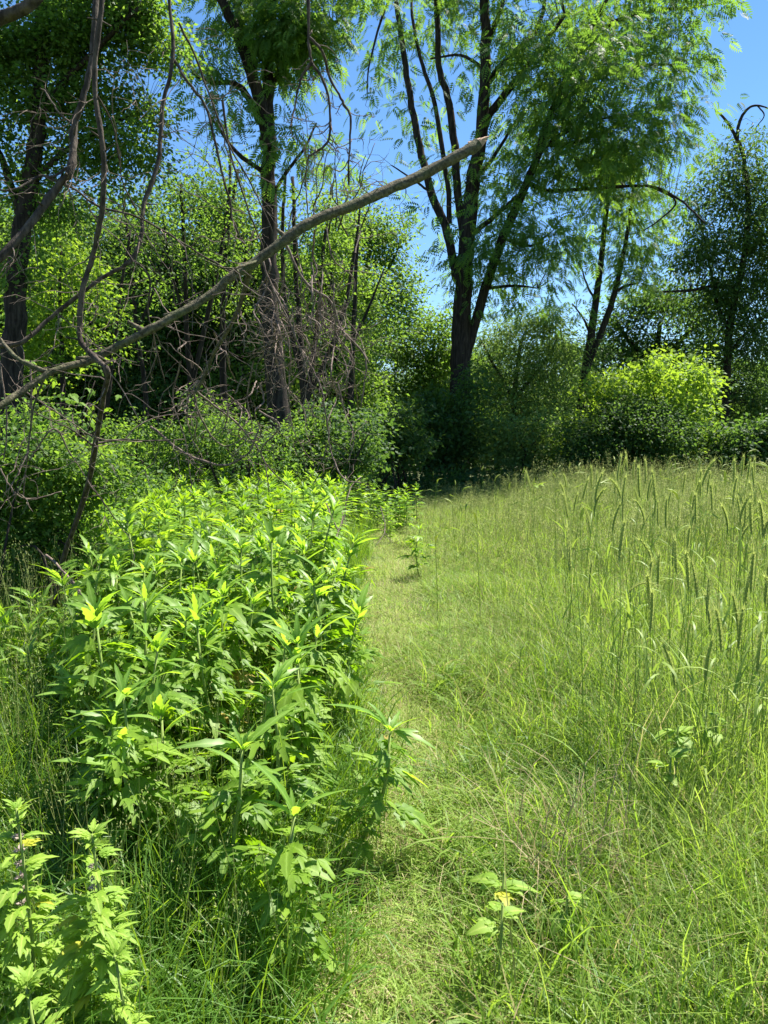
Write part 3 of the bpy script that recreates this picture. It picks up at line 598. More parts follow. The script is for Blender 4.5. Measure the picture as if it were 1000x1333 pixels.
dead_thing('hanging_branch', 'thick crooked dead branch hanging from the top left corner down to the left edge', [
    ([(128, -60, 4.6), (125, 0, 4.5), (121, 70, 4.45), (109, 130, 4.4), (97, 160, 4.4), (95, 200, 4.35), (90, 226, 4.3), (72, 248, 4.3), (40, 290, 4.2), (0, 335, 4.1), (-60, 380, 4.0)], 8, 11),
    ([(92, 160, 4.4), (75, 145, 4.4), (60, 120, 4.5), (52, 115, 4.5)], 2.6, 1.3), ([(92, 215, 4.35), (65, 230, 4.3), (50, 228, 4.3), (20, 245, 4.2), (0, 247, 4.2)], 4, 2),
    ([(60, 228, 4.3), (95, 245, 4.3), (130, 270, 4.2), (180, 283, 4.2), (240, 318, 4.3), (285, 345, 4.4), (310, 355, 4.4)], 3.5, 1.8)],
    'bark_grey', twn=8, twL=0.42, twr=.0035)
dead_thing('hanging_branch', 'long wavy dead branch running from the top past the big limb to the ground', [
    ([(138, -60, 3.75), (133, 0, 3.7), (124, 80, 3.7), (125, 130, 3.7), (133, 190, 3.7), (134, 240, 3.72), (130, 282, 3.75), (118, 335, 3.8), (107, 372, 3.8), (102, 432, 3.8), (111, 452, 3.78), (126, 468, 3.74), (139, 484, 3.72), (133, 520, 3.9), (124, 575, 4.2), (115, 625, 4.5), (104, 665, 4.7), (82, 728, 4.9), (70, 790, 4.95)], 6, 7),
    ([(115, 625, 4.5), (140, 660, 4.5), (160, 690, 4.6)], 2, 1.2), ([(122, 578, 4.2), (155, 572, 4.3), (200, 574, 4.4), (240, 572, 4.5)], 3, 1.5),
    ([(122, 580, 4.2), (90, 558, 4.1), (50, 538, 4.0), (10, 500, 3.9)], 2.4, 1.4), ([(127, 125, 3.7), (145, 160, 3.8), (153, 200, 3.8), (163, 245, 3.9), (182, 280, 4.0), (186, 285, 4.0)], 2.5, 1.5)],
    'bark_grey', twn=6, twL=0.42, twr=.0035)
dead_thing('hanging_branch', 'crooked dead branch from the top curving left behind the big limb', [
    ([(217, -60, 5.0), (221, 0, 5.0), (226, 75, 4.95), (213, 140, 4.9), (208, 210, 4.85), (191, 262, 4.8), (187, 300, 4.75), (172, 338, 4.7), (125, 366, 4.65), (70, 410, 4.6), (32, 442, 4.5), (0, 449, 4.5), (-30, 460, 4.4)], 5, 6.5),
    ([(226, 78, 4.95), (245, 108, 4.95), (268, 140, 5), (284, 200, 5), (300, 262, 5.1), (303, 285, 5.1), (318, 318, 5.1)], 4, 2.5),
    ([(232, 30, 4.95), (252, 72, 5), (270, 120, 5), (288, 165, 5), (300, 192, 5), (330, 246, 5.0), (356, 305, 5.0)], 3, 1.6),
    ([(172, 338, 4.7), (195, 360, 4.7), (192, 405, 4.75), (200, 440, 4.8), (215, 500, 4.9)], 3, 1.5)],
    'bark_grey', twn=8, twL=0.5, twr=.0035)
dead_thing('overhanging_branch', 'thick dark branch crossing the top left corner', [
    ([(-60, 55, 3.0), (0, 22, 3.0), (22, 14, 3.0), (48, -4, 3.0), (80, -60, 3.0)], 15, 13)], 'bark_grey', twn=0, twigs=False)
dead_thing('hanging_vine', 'shaggy dead vine dangling from the top against the blue sky', [
    ([(399, -60, 6.5), (401, 0, 6.5), (402, 48, 6.5), (408, 82, 6.5), (424, 110, 6.5), (430, 150, 6.5), (428, 182, 6.5), (412, 198, 6.5), (400, 203, 6.5)], 4.5, 2.5),
    ([(402, 48, 6.5), (420, 66, 6.5), (432, 100, 6.6), (448, 128, 6.6), (458, 150, 6.6), (455, 200, 6.6), (454, 240, 6.6)], 4, 2.5),
    ([(408, 80, 6.5), (392, 102, 6.5), (383, 140, 6.5), (378, 165, 6.4)], 3.5, 2)],
    'bark_grey', twn=12, twL=0.2, twr=0.005)
# brush tangle hanging in front of the forked trunk
def hang_px(u, v, u1, v1, Y, n=5, amp=9):
    out = []
    for k in range(n):
        t = k / (n - 1); out.append((u + (u1 - u) * t + (rng.normal() * amp if 0 < k < n - 1 else 0), v + (v1 - v) * t + (rng.normal() * amp * .5 if 0 < k < n - 1 else 0), Y + rng.normal() * .12))
    return out
tm = [([(372, 318, 5.4), (400, 370, 5.4), (430, 392, 5.4), (446, 430, 5.4), (470, 458, 5.4), (475, 480, 5.4), (470, 530, 5.4)], 4, 1.8),
      ([(383, 420, 5.5), (386, 443, 5.5), (405, 480, 5.5), (418, 508, 5.4), (426, 560, 5.4), (430, 590, 5.4), (446, 622, 5.3), (470, 628, 5.3)], 3, 1.6),
      ([(440, 500, 5.5), (450, 540, 5.5), (461, 568, 5.5), (452, 604, 5.5)], 2.2, 1.6),
      ([(340, 335, 5.3), (352, 370, 5.3), (375, 420, 5.3), (395, 470, 5.3), (410, 520, 5.3)], 3, 1.5)]
for k in range(20):
    u = rng.uniform(335, 440); v = rng.uniform(290, 420); tm.append((hang_px(u, v, u + rng.uniform(-25, 60), v + rng.uniform(90, 190), rng.uniform(5.2, 6.2), 6), rng.uniform(1.8, 3), 1.2))
dead_thing('dead_brush', 'pale tangle of dead twigs hanging in front of the thick forked trunk', tm, 'twig', cat='dead brush', twn=9, twL=0.40, twr=0.0032, levels=2, grav=0.03)
tm = [([(195, 555, 5.0), (240, 588, 5.0), (288, 604, 5.0), (322, 590, 5.0), (338, 556, 5.0)], 4, 2.2), ([(252, 510, 4.7), (262, 545, 4.8), (290, 580, 4.9), (330, 562, 5.0)], 3, 1.6),
      ([(256, 510, 4.7), (300, 545, 4.9), (325, 570, 5), (345, 600, 5), (350, 640, 5)], 3, 1.5), ([(235, 470, 4.9), (225, 520, 5), (240, 570, 5), (250, 640, 5.0)], 2.5, 1.3),
      ([(330, 470, 5), (322, 520, 5.1), (326, 560, 5.1), (300, 600, 5)], 2.2, 1.2)]
for k in range(12):
    u = rng.uniform(195, 340); v = rng.uniform(430, 540); tm.append((hang_px(u, v, u + rng.uniform(-50, 50), v + rng.uniform(50, 110), rng.uniform(4.8, 5.6), 5), rng.uniform(1.6, 2.8), 1.2))
dead_thing('dead_brush', 'bowl-shaped tangle of dead twigs just above the green plants left of centre', tm, 'twig', cat='dead brush', twn=7, twL=0.34, twr=0.003, levels=2, grav=0.0, bias=(0, 0, 0))
tm = [([(38, 600, 4.2), (70, 560, 4.2), (90, 590, 4.3), (125, 642, 4.4)], 2.5, 1.5), ([(0, 610, 4.1), (18, 640, 4.1), (40, 650, 4.2), (80, 640, 4.3)], 2.2, 1.2), ([(40, 470, 4.0), (42, 540, 4.0), (36, 590, 4.1), (30, 650, 4.2)], 2.5, 1.5), ([(0, 470, 3.9), (8, 540, 3.9), (5, 600, 3.9)], 2.5, 1.4),
      ([(20, 500, 4.0), (80, 540, 4.0), (130, 570, 4.1), (185, 575, 4.2)], 2.2, 1.2)]
dead_thing('dead_brush', 'sparse crossing dead twigs over the honeysuckle shrub at the left edge', tm, 'twig', cat='dead brush', twn=5, twL=0.3, twr=0.0035, levels=2, grav=0.02)
tm = [([(290, 130, 7), (300, 200, 7), (322, 270, 7), (345, 330, 7)], 3, 2)]
for k in range(9):
    u = rng.uniform(365, 480); tm.append((hang_px(u, rng.uniform(290, 330), u + rng.uniform(-30, 50), rng.uniform(140, 210), rng.uniform(8.5, 9.5), 5, 6), 2.0, .9))
dead_thing('bare_sapling', 'thin bare upright twigs against the sky behind the big limb', tm, 'bark_grey', cat='dead brush', twn=3, twL=0.55, twr=0.0045, levels=2, grav=-0.05, bias=(0, 0, .4))
dead_thing('fallen_stick', 'pale dead stick slanting down into the plants by the honeysuckle shrub', [([(60, 722, 4.7), (88, 752, 4.5), (106, 775, 4.3), (124, 812, 4.1)], 4, 2.4), ([(90, 755, 4.5), (102, 772, 4.4), (104, 800, 4.3)], 2, 1.2)], 'twig', cat='stick', twn=3, twL=.2)
tm = [([(425, 655, 6.2), (445, 690, 6.0), (455, 640, 6.2), (470, 620, 6.4)], 2.2, 1.2), ([(438, 700, 5.8), (446, 670, 6.0), (436, 640, 6.2)], 2, 1.2), ([(495, 660, 6.4), (500, 690, 6.2), (488, 712, 6)], 1.5, .8)]
dead_thing('dead_twig', 'thin crooked dead twig poking out over the path edge', tm, 'twig', cat='twig', twn=5, twL=.25, twr=.003)

# ------------------------------------------------------------------ herb leaves
def lobe(V, Fc, base, ang, L, W, nseg=6, serr=0.12, fold=0.12, curl=0.25, start=0.0):
    k0 = len(V); ca, sa = math.sin(ang), math.cos(ang)
    for s in range(nseg + 1):
        t = s / nseg; wd = W * (math.sin(PI * min(1, (t * 0.92 + 0.08)) ** 0.8) if t < 1 else 0)
        if s == 0: wd = W * 0.18
        if s not in (0, nseg): wd *= (1 + (serr if s % 2 else -serr))
        y = L * t
        for sx in (-1, 0, 1):
            lx = sx * wd * 0.5; ly = y - (abs(sx) * wd * 0.10)
            z = -curl * L * t * t + abs(sx) * wd * fold
            V.append((base[0] + ly * ca + lx * sa, base[1] + ly * sa - lx * ca, base[2] + z))
    for s in range(nseg):
        a = k0 + s * 3; b = a + 3
        for q in (0, 1): Fc.append((a + q, b + q, b + q + 1)); Fc.append((a + q, b + q + 1, a + q + 1))
_MID = []
def leaf_mesh(name, mat, lobes, petiole=0.25, droop=0.3, stemr=0.008, serr=0.17, nseg=9):
    """unit-size leaf on its petiole, growing along +Y from the origin; droop bends it"""
    V = []; Fc = []
    for (ang, L, W) in lobes: lobe(V, Fc, (0, petiole, 0), ang, L, W, nseg, serr)
    V = np.array(V); Fc = np.array(Fc)
    m = MB(); V[:, 2] += -droop * np.maximum(0, V[:, 1] - petiole * .5) ** 2 + 0.015 * np.sin(V[:, 0] * 23) * 1.0
    m.add(V, Fc, 0.0)
    if petiole > 0.01: m.add(*tube([[0, 0, 0], [0, petiole * .6, 0.01], [0, petiole + .02, -0.003]], [stemr * 1.3, stemr], 4, cap=False))
    me = m.mesh(name, mat, True)
    md = np.zeros(m.n, dtype=np.float32); k = 0
    for _ in lobes: md[k + 1:k + 3 * (nseg + 1):3] = 1; k += 3 * (nseg + 1)
    a = me.attributes.new('mid', 'FLOAT', 'POINT'); a.data.foreach_set('value', md)
    return me
RW = {'young': [], 'mid': [], 'big': []}
for k in range(5):
    d = rng.uniform(0.0, 0.7); a = rng.uniform(.45, .65); b = rng.uniform(1.0, 1.25)
    RW['mid'].append(leaf_mesh('leaf', M['ragweed'], [(0, .80, .25), (a, .60, .19), (-a, .58, .19)], .2, d, serr=.2))
    RW['mid'].append(leaf_mesh('leaf', M['ragweed'], [(0, .80, .23), (a * .9, .66, .18), (-a, .62, .18), (b, .36, .12), (-b, .38, .12)], .2, d + .1, serr=.22))
    RW['big'].append(leaf_mesh('leaf', M['ragweed'], [(0, .74, .26), (a, .64, .22), (-a, .62, .21), (b, .44, .16), (-b, .42, .16)], .28, d + .1, serr=.24))
    RW['big'].append(leaf_mesh('leaf', M['ragweed'], [(0, .76, .27), (a + .1, .62, .21), (-a - .1, .60, .21)], .25, d + .3, serr=.2))
    RW['young'].append(leaf_mesh('leaf', M['ragweed_young'], [(0, .9, .16)], .1, rng.uniform(-.2, .4)))
    RW['young'].append(leaf_mesh('leaf', M['ragweed_young'], [(0, .85, .16), (.45, .5, .10), (-.45, .5, .10)], .12, rng.uniform(-.1, .5)))
def shoots_mesh():
    """small leaves on side shoots up a plant of unit height"""
    m = MB(); tv, tf = [], []
    lobe(tv, tf, (0, .1, 0), 0, .9, .22, 4, .2); lobe(tv, tf, (0, .1, 0), .6, .55, .14, 3, .1); lobe(tv, tf, (0, .1, 0), -.6, .55, .14, 3, .1)
    tv = np.array(tv); tf = np.array(tf); N = 46; f = rng.uniform(.32, .86, N); az = rng.random(N) * 6.28; r = rng.uniform(.01, .13, N)
    el = rng.uniform(-.7, .6, N); fw = np.stack([np.cos(az) * np.cos(el), np.sin(az) * np.cos(el), np.sin(el)], 1)
    pos = np.stack([np.cos(az) * r, np.sin(az) * r, f], 1); place(m, tv, tf, pos, frames(fw, np.tile([0, 0, 1.0], (N, 1)) + rng.normal(size=(N, 3)) * .3), rng.uniform(.06, .14, N), rng.random(N))
    return m.mesh('side_shoots', M['ragweed'], True)
SHO = [shoots_mesh() for k in range(6)]
def stem_mesh(h, r0, r1, lean=0.03, mat='herb_stem', n=5, sides=6):
    pts = [[lean * h * math.sin(3 * t) , lean * h * .5 * math.sin(5 * t), h * t] for t in np.linspace(0, 1, n)]
    m = MB(); m.add(*tube(pts, [r0, r1], sides)); return m.mesh('stem', M[mat], True), np.array(pts)
def rotm(az, el, roll=0.0):
    """leaf +Y pointed to azimuth az, elevation el"""
    y = Vector((math.cos(az) * math.cos(el), math.sin(az) * math.cos(el), math.sin(el))); up = Vector((0, 0, 1))
    x = y.cross(up).normalized(); z = x.cross(y)
    m = Matrix((x, y, z)).transposed()
    return m @ Matrix.Rotation(roll, 3, 'Y')
RSTEM = [stem_mesh(1.0, .0085, .004, rng.uniform(.01, .06)) for k in range(5)]
def ragweed(x, y, h, label, group='giant ragweed plants beside the path', lean=(0, 0), full=True, nodes_from=0.25, broad=False):
    sm, pts = RSTEM[rng.integers(5)]
    t = thing('ragweed_plant', label, 'plant', (x, y, float(ground_z(x, y)) - 0.02), rng.random() * 6.28, group)
    t.rotation_euler = (lean[0], lean[1], rng.random() * 6.28)
    st = link('stem', sm, t); st.scale = (1.15, 1.15, h)
    if full:
        so = link('side_shoots', SHO[rng.integers(6)], t); so.scale = (1, 1, h); so.rotation_euler = (0, 0, rng.random() * 6.28); tag(so, kind='stuff')
    nn = int(h * 11.5) if full else 6
    az = rng.random() * 6.28
    for k in range(nn):
        f = nodes_from + (1 - nodes_from) * (k / (nn - 1)) ** 0.85; az += PI / 2 + rng.normal() * .2
        young = f > (0.95 if broad else 0.88)
        for s in (0, PI):
            if k < 2 and rng.random() < .35: continue
            if young: me = RW['young'][rng.integers(10)]; L = rng.uniform(.14, .21); el = rng.uniform(.4, 1.2)
            elif f > .72 and not broad: me = RW['mid'][rng.integers(10)] if rng.random() < .8 else RW['young'][rng.integers(10)]; L = rng.uniform(.12, .20); el = rng.uniform(-.25, .6)
            else: me = RW['big'][rng.integers(10)]; L = rng.uniform(.13, .22); el = rng.uniform(-.45, .35)
            lf = link('leaf', me, t)
            px_ = np.interp(f, np.linspace(0, 1, 5), pts[:, 0]); py_ = np.interp(f, np.linspace(0, 1, 5), pts[:, 1])
            lf.location = (px_ * 1.15, py_ * 1.15, h * f); lf.rotation_mode = 'QUATERNION'
            lf.rotation_quaternion = rotm(az + s + rng.normal() * .2, el, rng.normal() * .3).to_quaternion(); L *= rng.uniform(.9, 1.2); lf.scale = (L, L, L)
    # shoot tip
    for q in range(4):
        lf = link('leaf', RW['young'][rng.integers(10)], t); L = rng.uniform(.09, .15); lf.location = (pts[-1][0] * 1.15, pts[-1][1] * 1.15, h * .985)
        lf.rotation_mode = 'QUATERNION'; lf.rotation_quaternion = rotm(az + q * 1.6, rng.uniform(.9, 1.4)).to_quaternion(); lf.scale = (L, L, L)
    return t
# hero plants by their shoot tips in the photo (u, v of the tip, distance)
HERO = [(135, 800, 2.9, 'ragweed plant with the tall bright shoot tip on the left side of the clump'),
        (150, 905, 2.45, 'ragweed plant with one big drooping five-lobed leaf at the front left of the clump'),
        (265, 790, 3.1, 'ragweed plant with an upright bright shoot in the middle of the clump'),
        (362, 705, 3.9, 'tallest ragweed plant at the top right of the clump'),
        (402, 760, 3.6, 'ragweed plant with a spreading star of leaves on the path side of the clump'),
        (350, 880, 2.6, 'bright shooting ragweed plant low at the front right of the clump'),
        (305, 965, 2.25, 'short ragweed plant lowest at the front of the clump'),
        (465, 800, 3.7, 'ragweed plant whose leaves reach out over the path'),
        (505, 925, 2.75, 'small lime green ragweed plant standing on the path edge'),
        (180, 740, 3.5, 'bushy ragweed plant with narrow bright leaves behind the left shoot tip'),
        (245, 730, 3.9, 'ragweed plant in the row behind the middle shoot'),
        (385, 1050, 2.1, 'pale low ragweed plant half in the grass at the path edge'),
        (548, 690, 8.5, 'small lone bright green seedling out in the far path')]
placed = []
for (u, v, Y, lb) in HERO:
    p = P(u, v, Y); h = max(.22, p[2]); placed.append((p[0], Y))
    o_ = ragweed(p[0] - (.18 if v == 925 else 0), Y, h, lb, full=h > .4, nodes_from=.3 if h > .4 else .15)
    if v == 925: o_.rotation_euler = (0, .3, 0)
# the mass: near ones with leaf parts
def in_clump(x, y):
    # right boundary of the clump in photo pixels, by distance
    u = 500 + F * x / y
    ub = np.interp(y, [1.9, 2.3, 2.8, 3.4, 4.2, 5.5, 7.0, 9.0, 12.0], [290, 310, 360, 412, 425, 425, 425, 440, 470])
    lb_ = np.interp(y, [1.9, 2.3, 2.8, 3.4, 4.2, 5.5, 7.0, 9.0, 12.0], [170, 140, 110, 100, 110, 120, 90, 60, 0])
    return lb_ < u < ub
cnt = 0; tries = 0; pts_r = list(placed)
while cnt < 84 and tries < 12000:
    tries += 1; y = rng.uniform(2.5, 5.6); x = rng.uniform(-3.2, .1)
    if not in_clump(x, y): continue
    if min((x - a) ** 2 + (y - b) ** 2 for a, b in pts_r) < 0.15 ** 2: continue
    pts_r.append((x, y)); cnt += 1
    h = (np.interp(y, [2.2, 2.8, 3.5, 5.5], [.46, .68, .84, .92]) + rng.normal() * .13)
    ragweed(x, y, h, 'leafy ragweed plant in the middle of the dense clump beside the path', 'ragweed plants inside the clump', (rng.normal() * .17, rng.normal() * .17), broad=rng.random() < .35, nodes_from=.36)
for k in range(20):
    y = rng.uniform(3.0, 5.2); x = (rng.uniform(-60, 105) - 500) / F * y
    ragweed(x, y, rng.uniform(.40, .62), 'short leafy weed in the thicket at the left edge', 'short leafy weeds at the left edge', (rng.normal() * .12, rng.normal() * .12))
# farther ones: single mesh plants sharing a few meshes
def far_ragweed_mesh():
    m = MB(); h = 1.0; m.add(*tube([[0, 0, 0], [.02, 0, .5], [0, .02, 1]], [.012, .005], 4, cap=False), mat=1)
    tv, tf = [], []
    lobe(tv, tf, (0, .15, 0), 0, .85, .26, 3, .05); lobe(tv, tf, (0, .15, 0), .6, .6, .18, 2, .0); lobe(tv, tf, (0, .15, 0), -.6, .6, .18, 2, .0)
    tv = np.array(tv); tf = np.array(tf); N = 30
    f = np.linspace(.15, 1, N) ** .8; az = np.arange(N) * 2.4 + rng.random() * 6; el = np.interp(f, [.2, .7, .9, 1], [-.3, .2, .7, 1.2]) + rng.normal(size=N) * .15
    fw = np.stack([np.cos(az) * np.cos(el), np.sin(az) * np.cos(el), np.sin(el)], 1); nr = np.tile([0, 0, 1.0], (N, 1)) + rng.normal(size=(N, 3)) * .2
    place(m, tv, tf, np.stack([0 * f, 0 * f, f], 1), frames(fw, nr), np.interp(f, [.2, .8, 1], [.24, .2, .12]), rng.random(N), 0)
    return m.mesh('far_ragweed', [M['ragweed_young'] if rng.random() < .45 else M['ragweed'], M['herb_stem']], False)
FRM = [far_ragweed_mesh() for k in range(8)]
cnt = 0; tries = 0
while cnt < 250 and tries < 30000:
    tries += 1; y = 5.4 + 7.6 * rng.random() ** 1.1; x = rng.uniform(-7.5, 0.2)
    if not in_clump(x, y): continue
    if min((x - a) ** 2 + (y - b) ** 2 for a, b in pts_r) < (0.17 + .012 * y) ** 2: continue
    pts_r.append((x, y)); cnt += 1
    o = link('ragweed_plant', FRM[rng.integers(8)], None, (x, y, -.02)); s = rng.uniform(.85, 1.12); o.scale = (s * 1.1, s * 1.1, s * (.86 + .012 * y)); o.rotation_euler = (0, 0, rng.random() * 6.28)
    tag(o, 'bright green ragweed plant in the sunlit bed below the dead brush', 'plant', 'far ragweed plants below the dead brush')
# bright weeds beyond the path end
for k in range(22):
    u = rng.uniform(425, 545); y = rng.uniform(10.5, 15); x = (u - 500) / F * y
    o = link('weed_plant', FRM[rng.integers(8)], None, (x, y, -.02)); s = rng.uniform(.6, 1.0) * (0.8 if u > 480 else 1); o.scale = (s * 1.3, s * 1.3, s); o.rotation_euler = (0, 0, rng.random() * 6)
    tag(o, 'leafy weed at the far end of the path', 'plant', 'leafy weeds at the far end of the path')

# sapling with broad bright leaves at the left edge
SL = [leaf_mesh('leaf', M['lime_leaf'], [(0, .8, .42), (.8, .45, .26), (-.8, .45, .26)], .2, rng.uniform(.1, .6)) for k in range(5)]
org = np.array([P(40, 570, 6.6)[0], 6.6, 0]); t = thing('maple_sapling', 'sapling with broad yellow-green leaves glowing at the left edge', 'sapling', org)
m = MB(); stems = []
for k in range(9):
    tip = P(rng.uniform(0, 125), rng.uniform(485, 560), 6.6 + rng.normal() * .3) - org
    ln = resample([[0, 0, -.1], [tip[0] * .3, tip[1] * .3, tip[2] * .5], tip], 5); stems.append(ln); m.add(*tube(ln, [.014, .004], 5))
link('stem', m.mesh('stem', M['bark_grey'], True), t)
for k in range(130):
    ln = stems[rng.integers(9)]; a = ln[rng.integers(5, len(ln))] + rng.normal(size=3) * np.array([.2, .15, .10])
    lf = link('leaf', SL[rng.integers(5)], t, a); lf.rotation_mode = 'QUATERNION'; lf.rotation_quaternion = rotm(rng.random() * 6.28, rng.uniform(-.5, .3), rng.normal() * .3).to_quaternion(); s = rng.uniform(.09, .16); lf.scale = (s, s, s)

# ------------------------------------------------------------------ motherwort in the near left corner
ML = [leaf_mesh('leaf', M['motherwort'], [(0, .62, .30), (.55, .5, .24), (-.55, .5, .24), (1.2, .3, .16), (-1.2, .3, .16)], .25, rng.uniform(.2, .7), serr=.22) for k in range(4)]
MS = [leaf_mesh('leaf', M['motherwort'], [(0, .8, .24), (.5, .48, .12), (-.5, .48, .12)], .15, rng.uniform(0, .5), serr=.2) for k in range(4)]
def whorl_mesh():
    m = MB(); N = 26; az = rng.random(N) * 6.28; el = rng.uniform(-.2, .7, N)
    fw = np.stack([np.cos(az) * np.cos(el), np.sin(az) * np.cos(el), np.sin(el)], 1)
    place(m, *T_simple(.5), fw * .15, frames(fw, rng.normal(size=(N, 3))), rng.uniform(.5, 1.0, N), rng.random(N)); return m.mesh('flower_whorl', M['flower'], False)
WH = [whorl_mesh() for k in range(3)]
def motherwort(u, v, Y, label, nodes_=15, flowers=(.55, .85), size=1.0, lean=0.0):
    p = P(u, v, Y); h = p[2]; t = thing('motherwort_plant', label, 'plant', (p[0] - lean * h, Y, -.01), 0, 'motherwort plants in the near left corner'); t.rotation_euler = (0, lean, 0)
    sm, pts = stem_mesh(1.0, .006, .003, .02); st = link('stem', sm, t); st.scale = (1, 1, h)
    az = rng.random() * 3
    for k in range(nodes_):
        f = 0.12 + .86 * k / (nodes_ - 1); az += PI / 2 + rng.normal() * .12
        for s in (0, PI):
            low = f < .5; me = (ML if low or rng.random() < .4 else MS)[rng.integers(4)]
            L = np.interp(f, [.1, .5, .8, 1], [.135, .115, .09, .055]) * size * rng.uniform(.85, 1.15); el = np.interp(f, [.1, .6, .9, 1], [-.1, .15, .55, 1.1]) + rng.normal() * .15
            lf = link('leaf', me, t, (0, 0, h * f)); lf.rotation_mode = 'QUATERNION'; lf.rotation_quaternion = rotm(az + s, el, rng.normal() * .15).to_quaternion(); lf.scale = (L, L, L)
        if rng.random() < .8 and f < .72:   # side shoots
            for s in (PI / 2, -PI / 2, .6):
                for q in range(2):
                    lf = link('leaf', MS[rng.integers(4)], t, (.03 * math.cos(az + s), .03 * math.sin(az + s), h * f + .02 * q)); lf.rotation_mode = 'QUATERNION'
                    lf.rotation_quaternion = rotm(az + s + rng.normal() * .5, rng.uniform(0, .8)).to_quaternion(); L = rng.uniform(.06, .09) * size; lf.scale = (L, L, L)
        if flowers[0] < f < flowers[1]:
            fl = link('flower_whorl', WH[rng.integers(3)], t, (0, 0, h * f + .006)); s = .016 * size; fl.scale = (s, s, s)
    for q in range(7):
        lf = link('leaf', MS[rng.integers(4)], t, (0, 0, h * (.93 + .01 * q))); L = .06 * size * rng.uniform(.7, 1.1); lf.rotation_mode = 'QUATERNION'
        lf.rotation_quaternion = rotm(q * 2.4, rng.uniform(.5, 1.2)).to_quaternion(); lf.scale = (L, L, L)
    return t
motherwort(120, 1078, 1.72, 'leafy motherwort plant with a pointed spire, second from the left corner', 24, (.72, .9))
motherwort(22, 1045, 1.75, 'motherwort plant with pink flower whorls up its stem at the left edge', 20, (.62, .92), 1.05)
motherwort(-25, 1150, 1.7, 'motherwort plant half cut off by the left edge', 11, (2, 2), 1.1)
motherwort(150, 1235, 1.6, 'low yellowing motherwort shoot at the right foot of the spire', 8, (2, 2), 1.0)
motherwort(35, 1275, 1.5, 'lowest motherwort shoot in the near left corner', 7, (2, 2), 1.1)

# ------------------------------------------------------------------ rye
def head_mesh(bend):
    m = MB(); n = 16; L = 1.0
    def at(t): a = bend * t; return np.array([L * (1 - math.cos(a)) / max(bend, 1e-3) if bend > .01 else 0, 0, L * math.sin(a) / bend if bend > .01 else L * t]), np.array([math.sin(a), 0, math.cos(a)])
    tv, tf = T_simple(.42)
    P_, FW, NR, SC = [], [], [], []
    for k in range(n):
        t = (k + .5) / n * .92; p, d = at(t); r = .030 * math.sin(PI * (.12 + .8 * t)) + .004
        for s in range(4):
            a = s * PI / 2 + (PI / 4 if k % 2 else 0); e1 = np.array([d[2], 0, -d[0]]); e2 = np.array([0, 1., 0]); o = e1 * math.cos(a) + e2 * math.sin(a)
            P_.append(p + o * r * .6); FW.append(d + o * .20); NR.append(o); SC.append(.125)
            b0_ = p + o * r * 1.2; tip = b0_ + (d + o * .26) * .30
            sd_ = np.cross(d, o) * .006; m.add(np.array([b0_ + d * .08 - sd_, b0_ + d * .08 + sd_, tip]), [[0, 1, 2]], .8)
    place(m, tv, tf, np.array(P_), frames(np.array(FW), np.array(NR)), np.array(SC), rng.random(len(P_)))
    core = [at(t)[0] for t in np.linspace(0, .95, 7)]; m.add(*tube(core, [.018, .03, .012], 5))
    return m.mesh('seed_head', M['rye_head'], False)
HEADS = [(b, head_mesh(b)) for b in (.12, .3, .5, .9, 1.7)]
def blade_mesh(L, w, bend, twist=0.0):
    n = 6; V = []; a = 1.25; p = np.zeros(3)
    for k in range(n + 1):
        t = k / n; wd = w * (1 - t ** 2.2) * .5 + .0004; V += [(p[0], -wd, p[2]), (p[0], wd, p[2] + wd * .3)]
        a -= bend / n; p = p + np.array([math.cos(a), 0, math.sin(a)]) * L / n
    Fc = []
    for k in range(n): q = 2 * k; Fc += [(q, q + 1, q + 3), (q, q + 3, q + 2)]
    m = MB(); m.add(np.array(V), Fc); return m.mesh('leaf', M['rye'], True)
BL = [blade_mesh(.26, .011, b) for b in (.6, 1.2, 1.9, 2.6)]
RS = [stem_mesh(1.0, .0021, .0014, rng.uniform(.01, .05), 'rye', 6, 5)[0] for k in range(4)]
def rye(x, y, h, bend, az, label, hl=.13, leaves=2, group='rye stalks standing in the right of the field', lean=None):
    t = thing('rye_stalk', label, 'rye stalk', (x, y, -.01), az, group); ln = lean if lean is not None else (rng.normal() * .07, rng.normal() * .09)
    t.rotation_euler = (ln[0], ln[1], az)
    st = link('stem', RS[rng.integers(4)], t); st.scale = (1, 1, h)
    k = int(np.argmin([abs(b - bend) for b, _ in HEADS])); o = link('seed_head', HEADS[k][1], t, (0, 0, h)); o.scale = (hl, hl, hl)
    if bend > 1.2: o.rotation_euler = (0, .5, 0)
    for q in range(leaves):
        lf = link('leaf', BL[rng.integers(4)], t, (0, 0, h * rng.uniform(.35, .8))); lf.rotation_euler = (0, 0, rng.random() * 6.28); s = rng.uniform(.7, 1.1); lf.scale = (s, s, s)
    return t
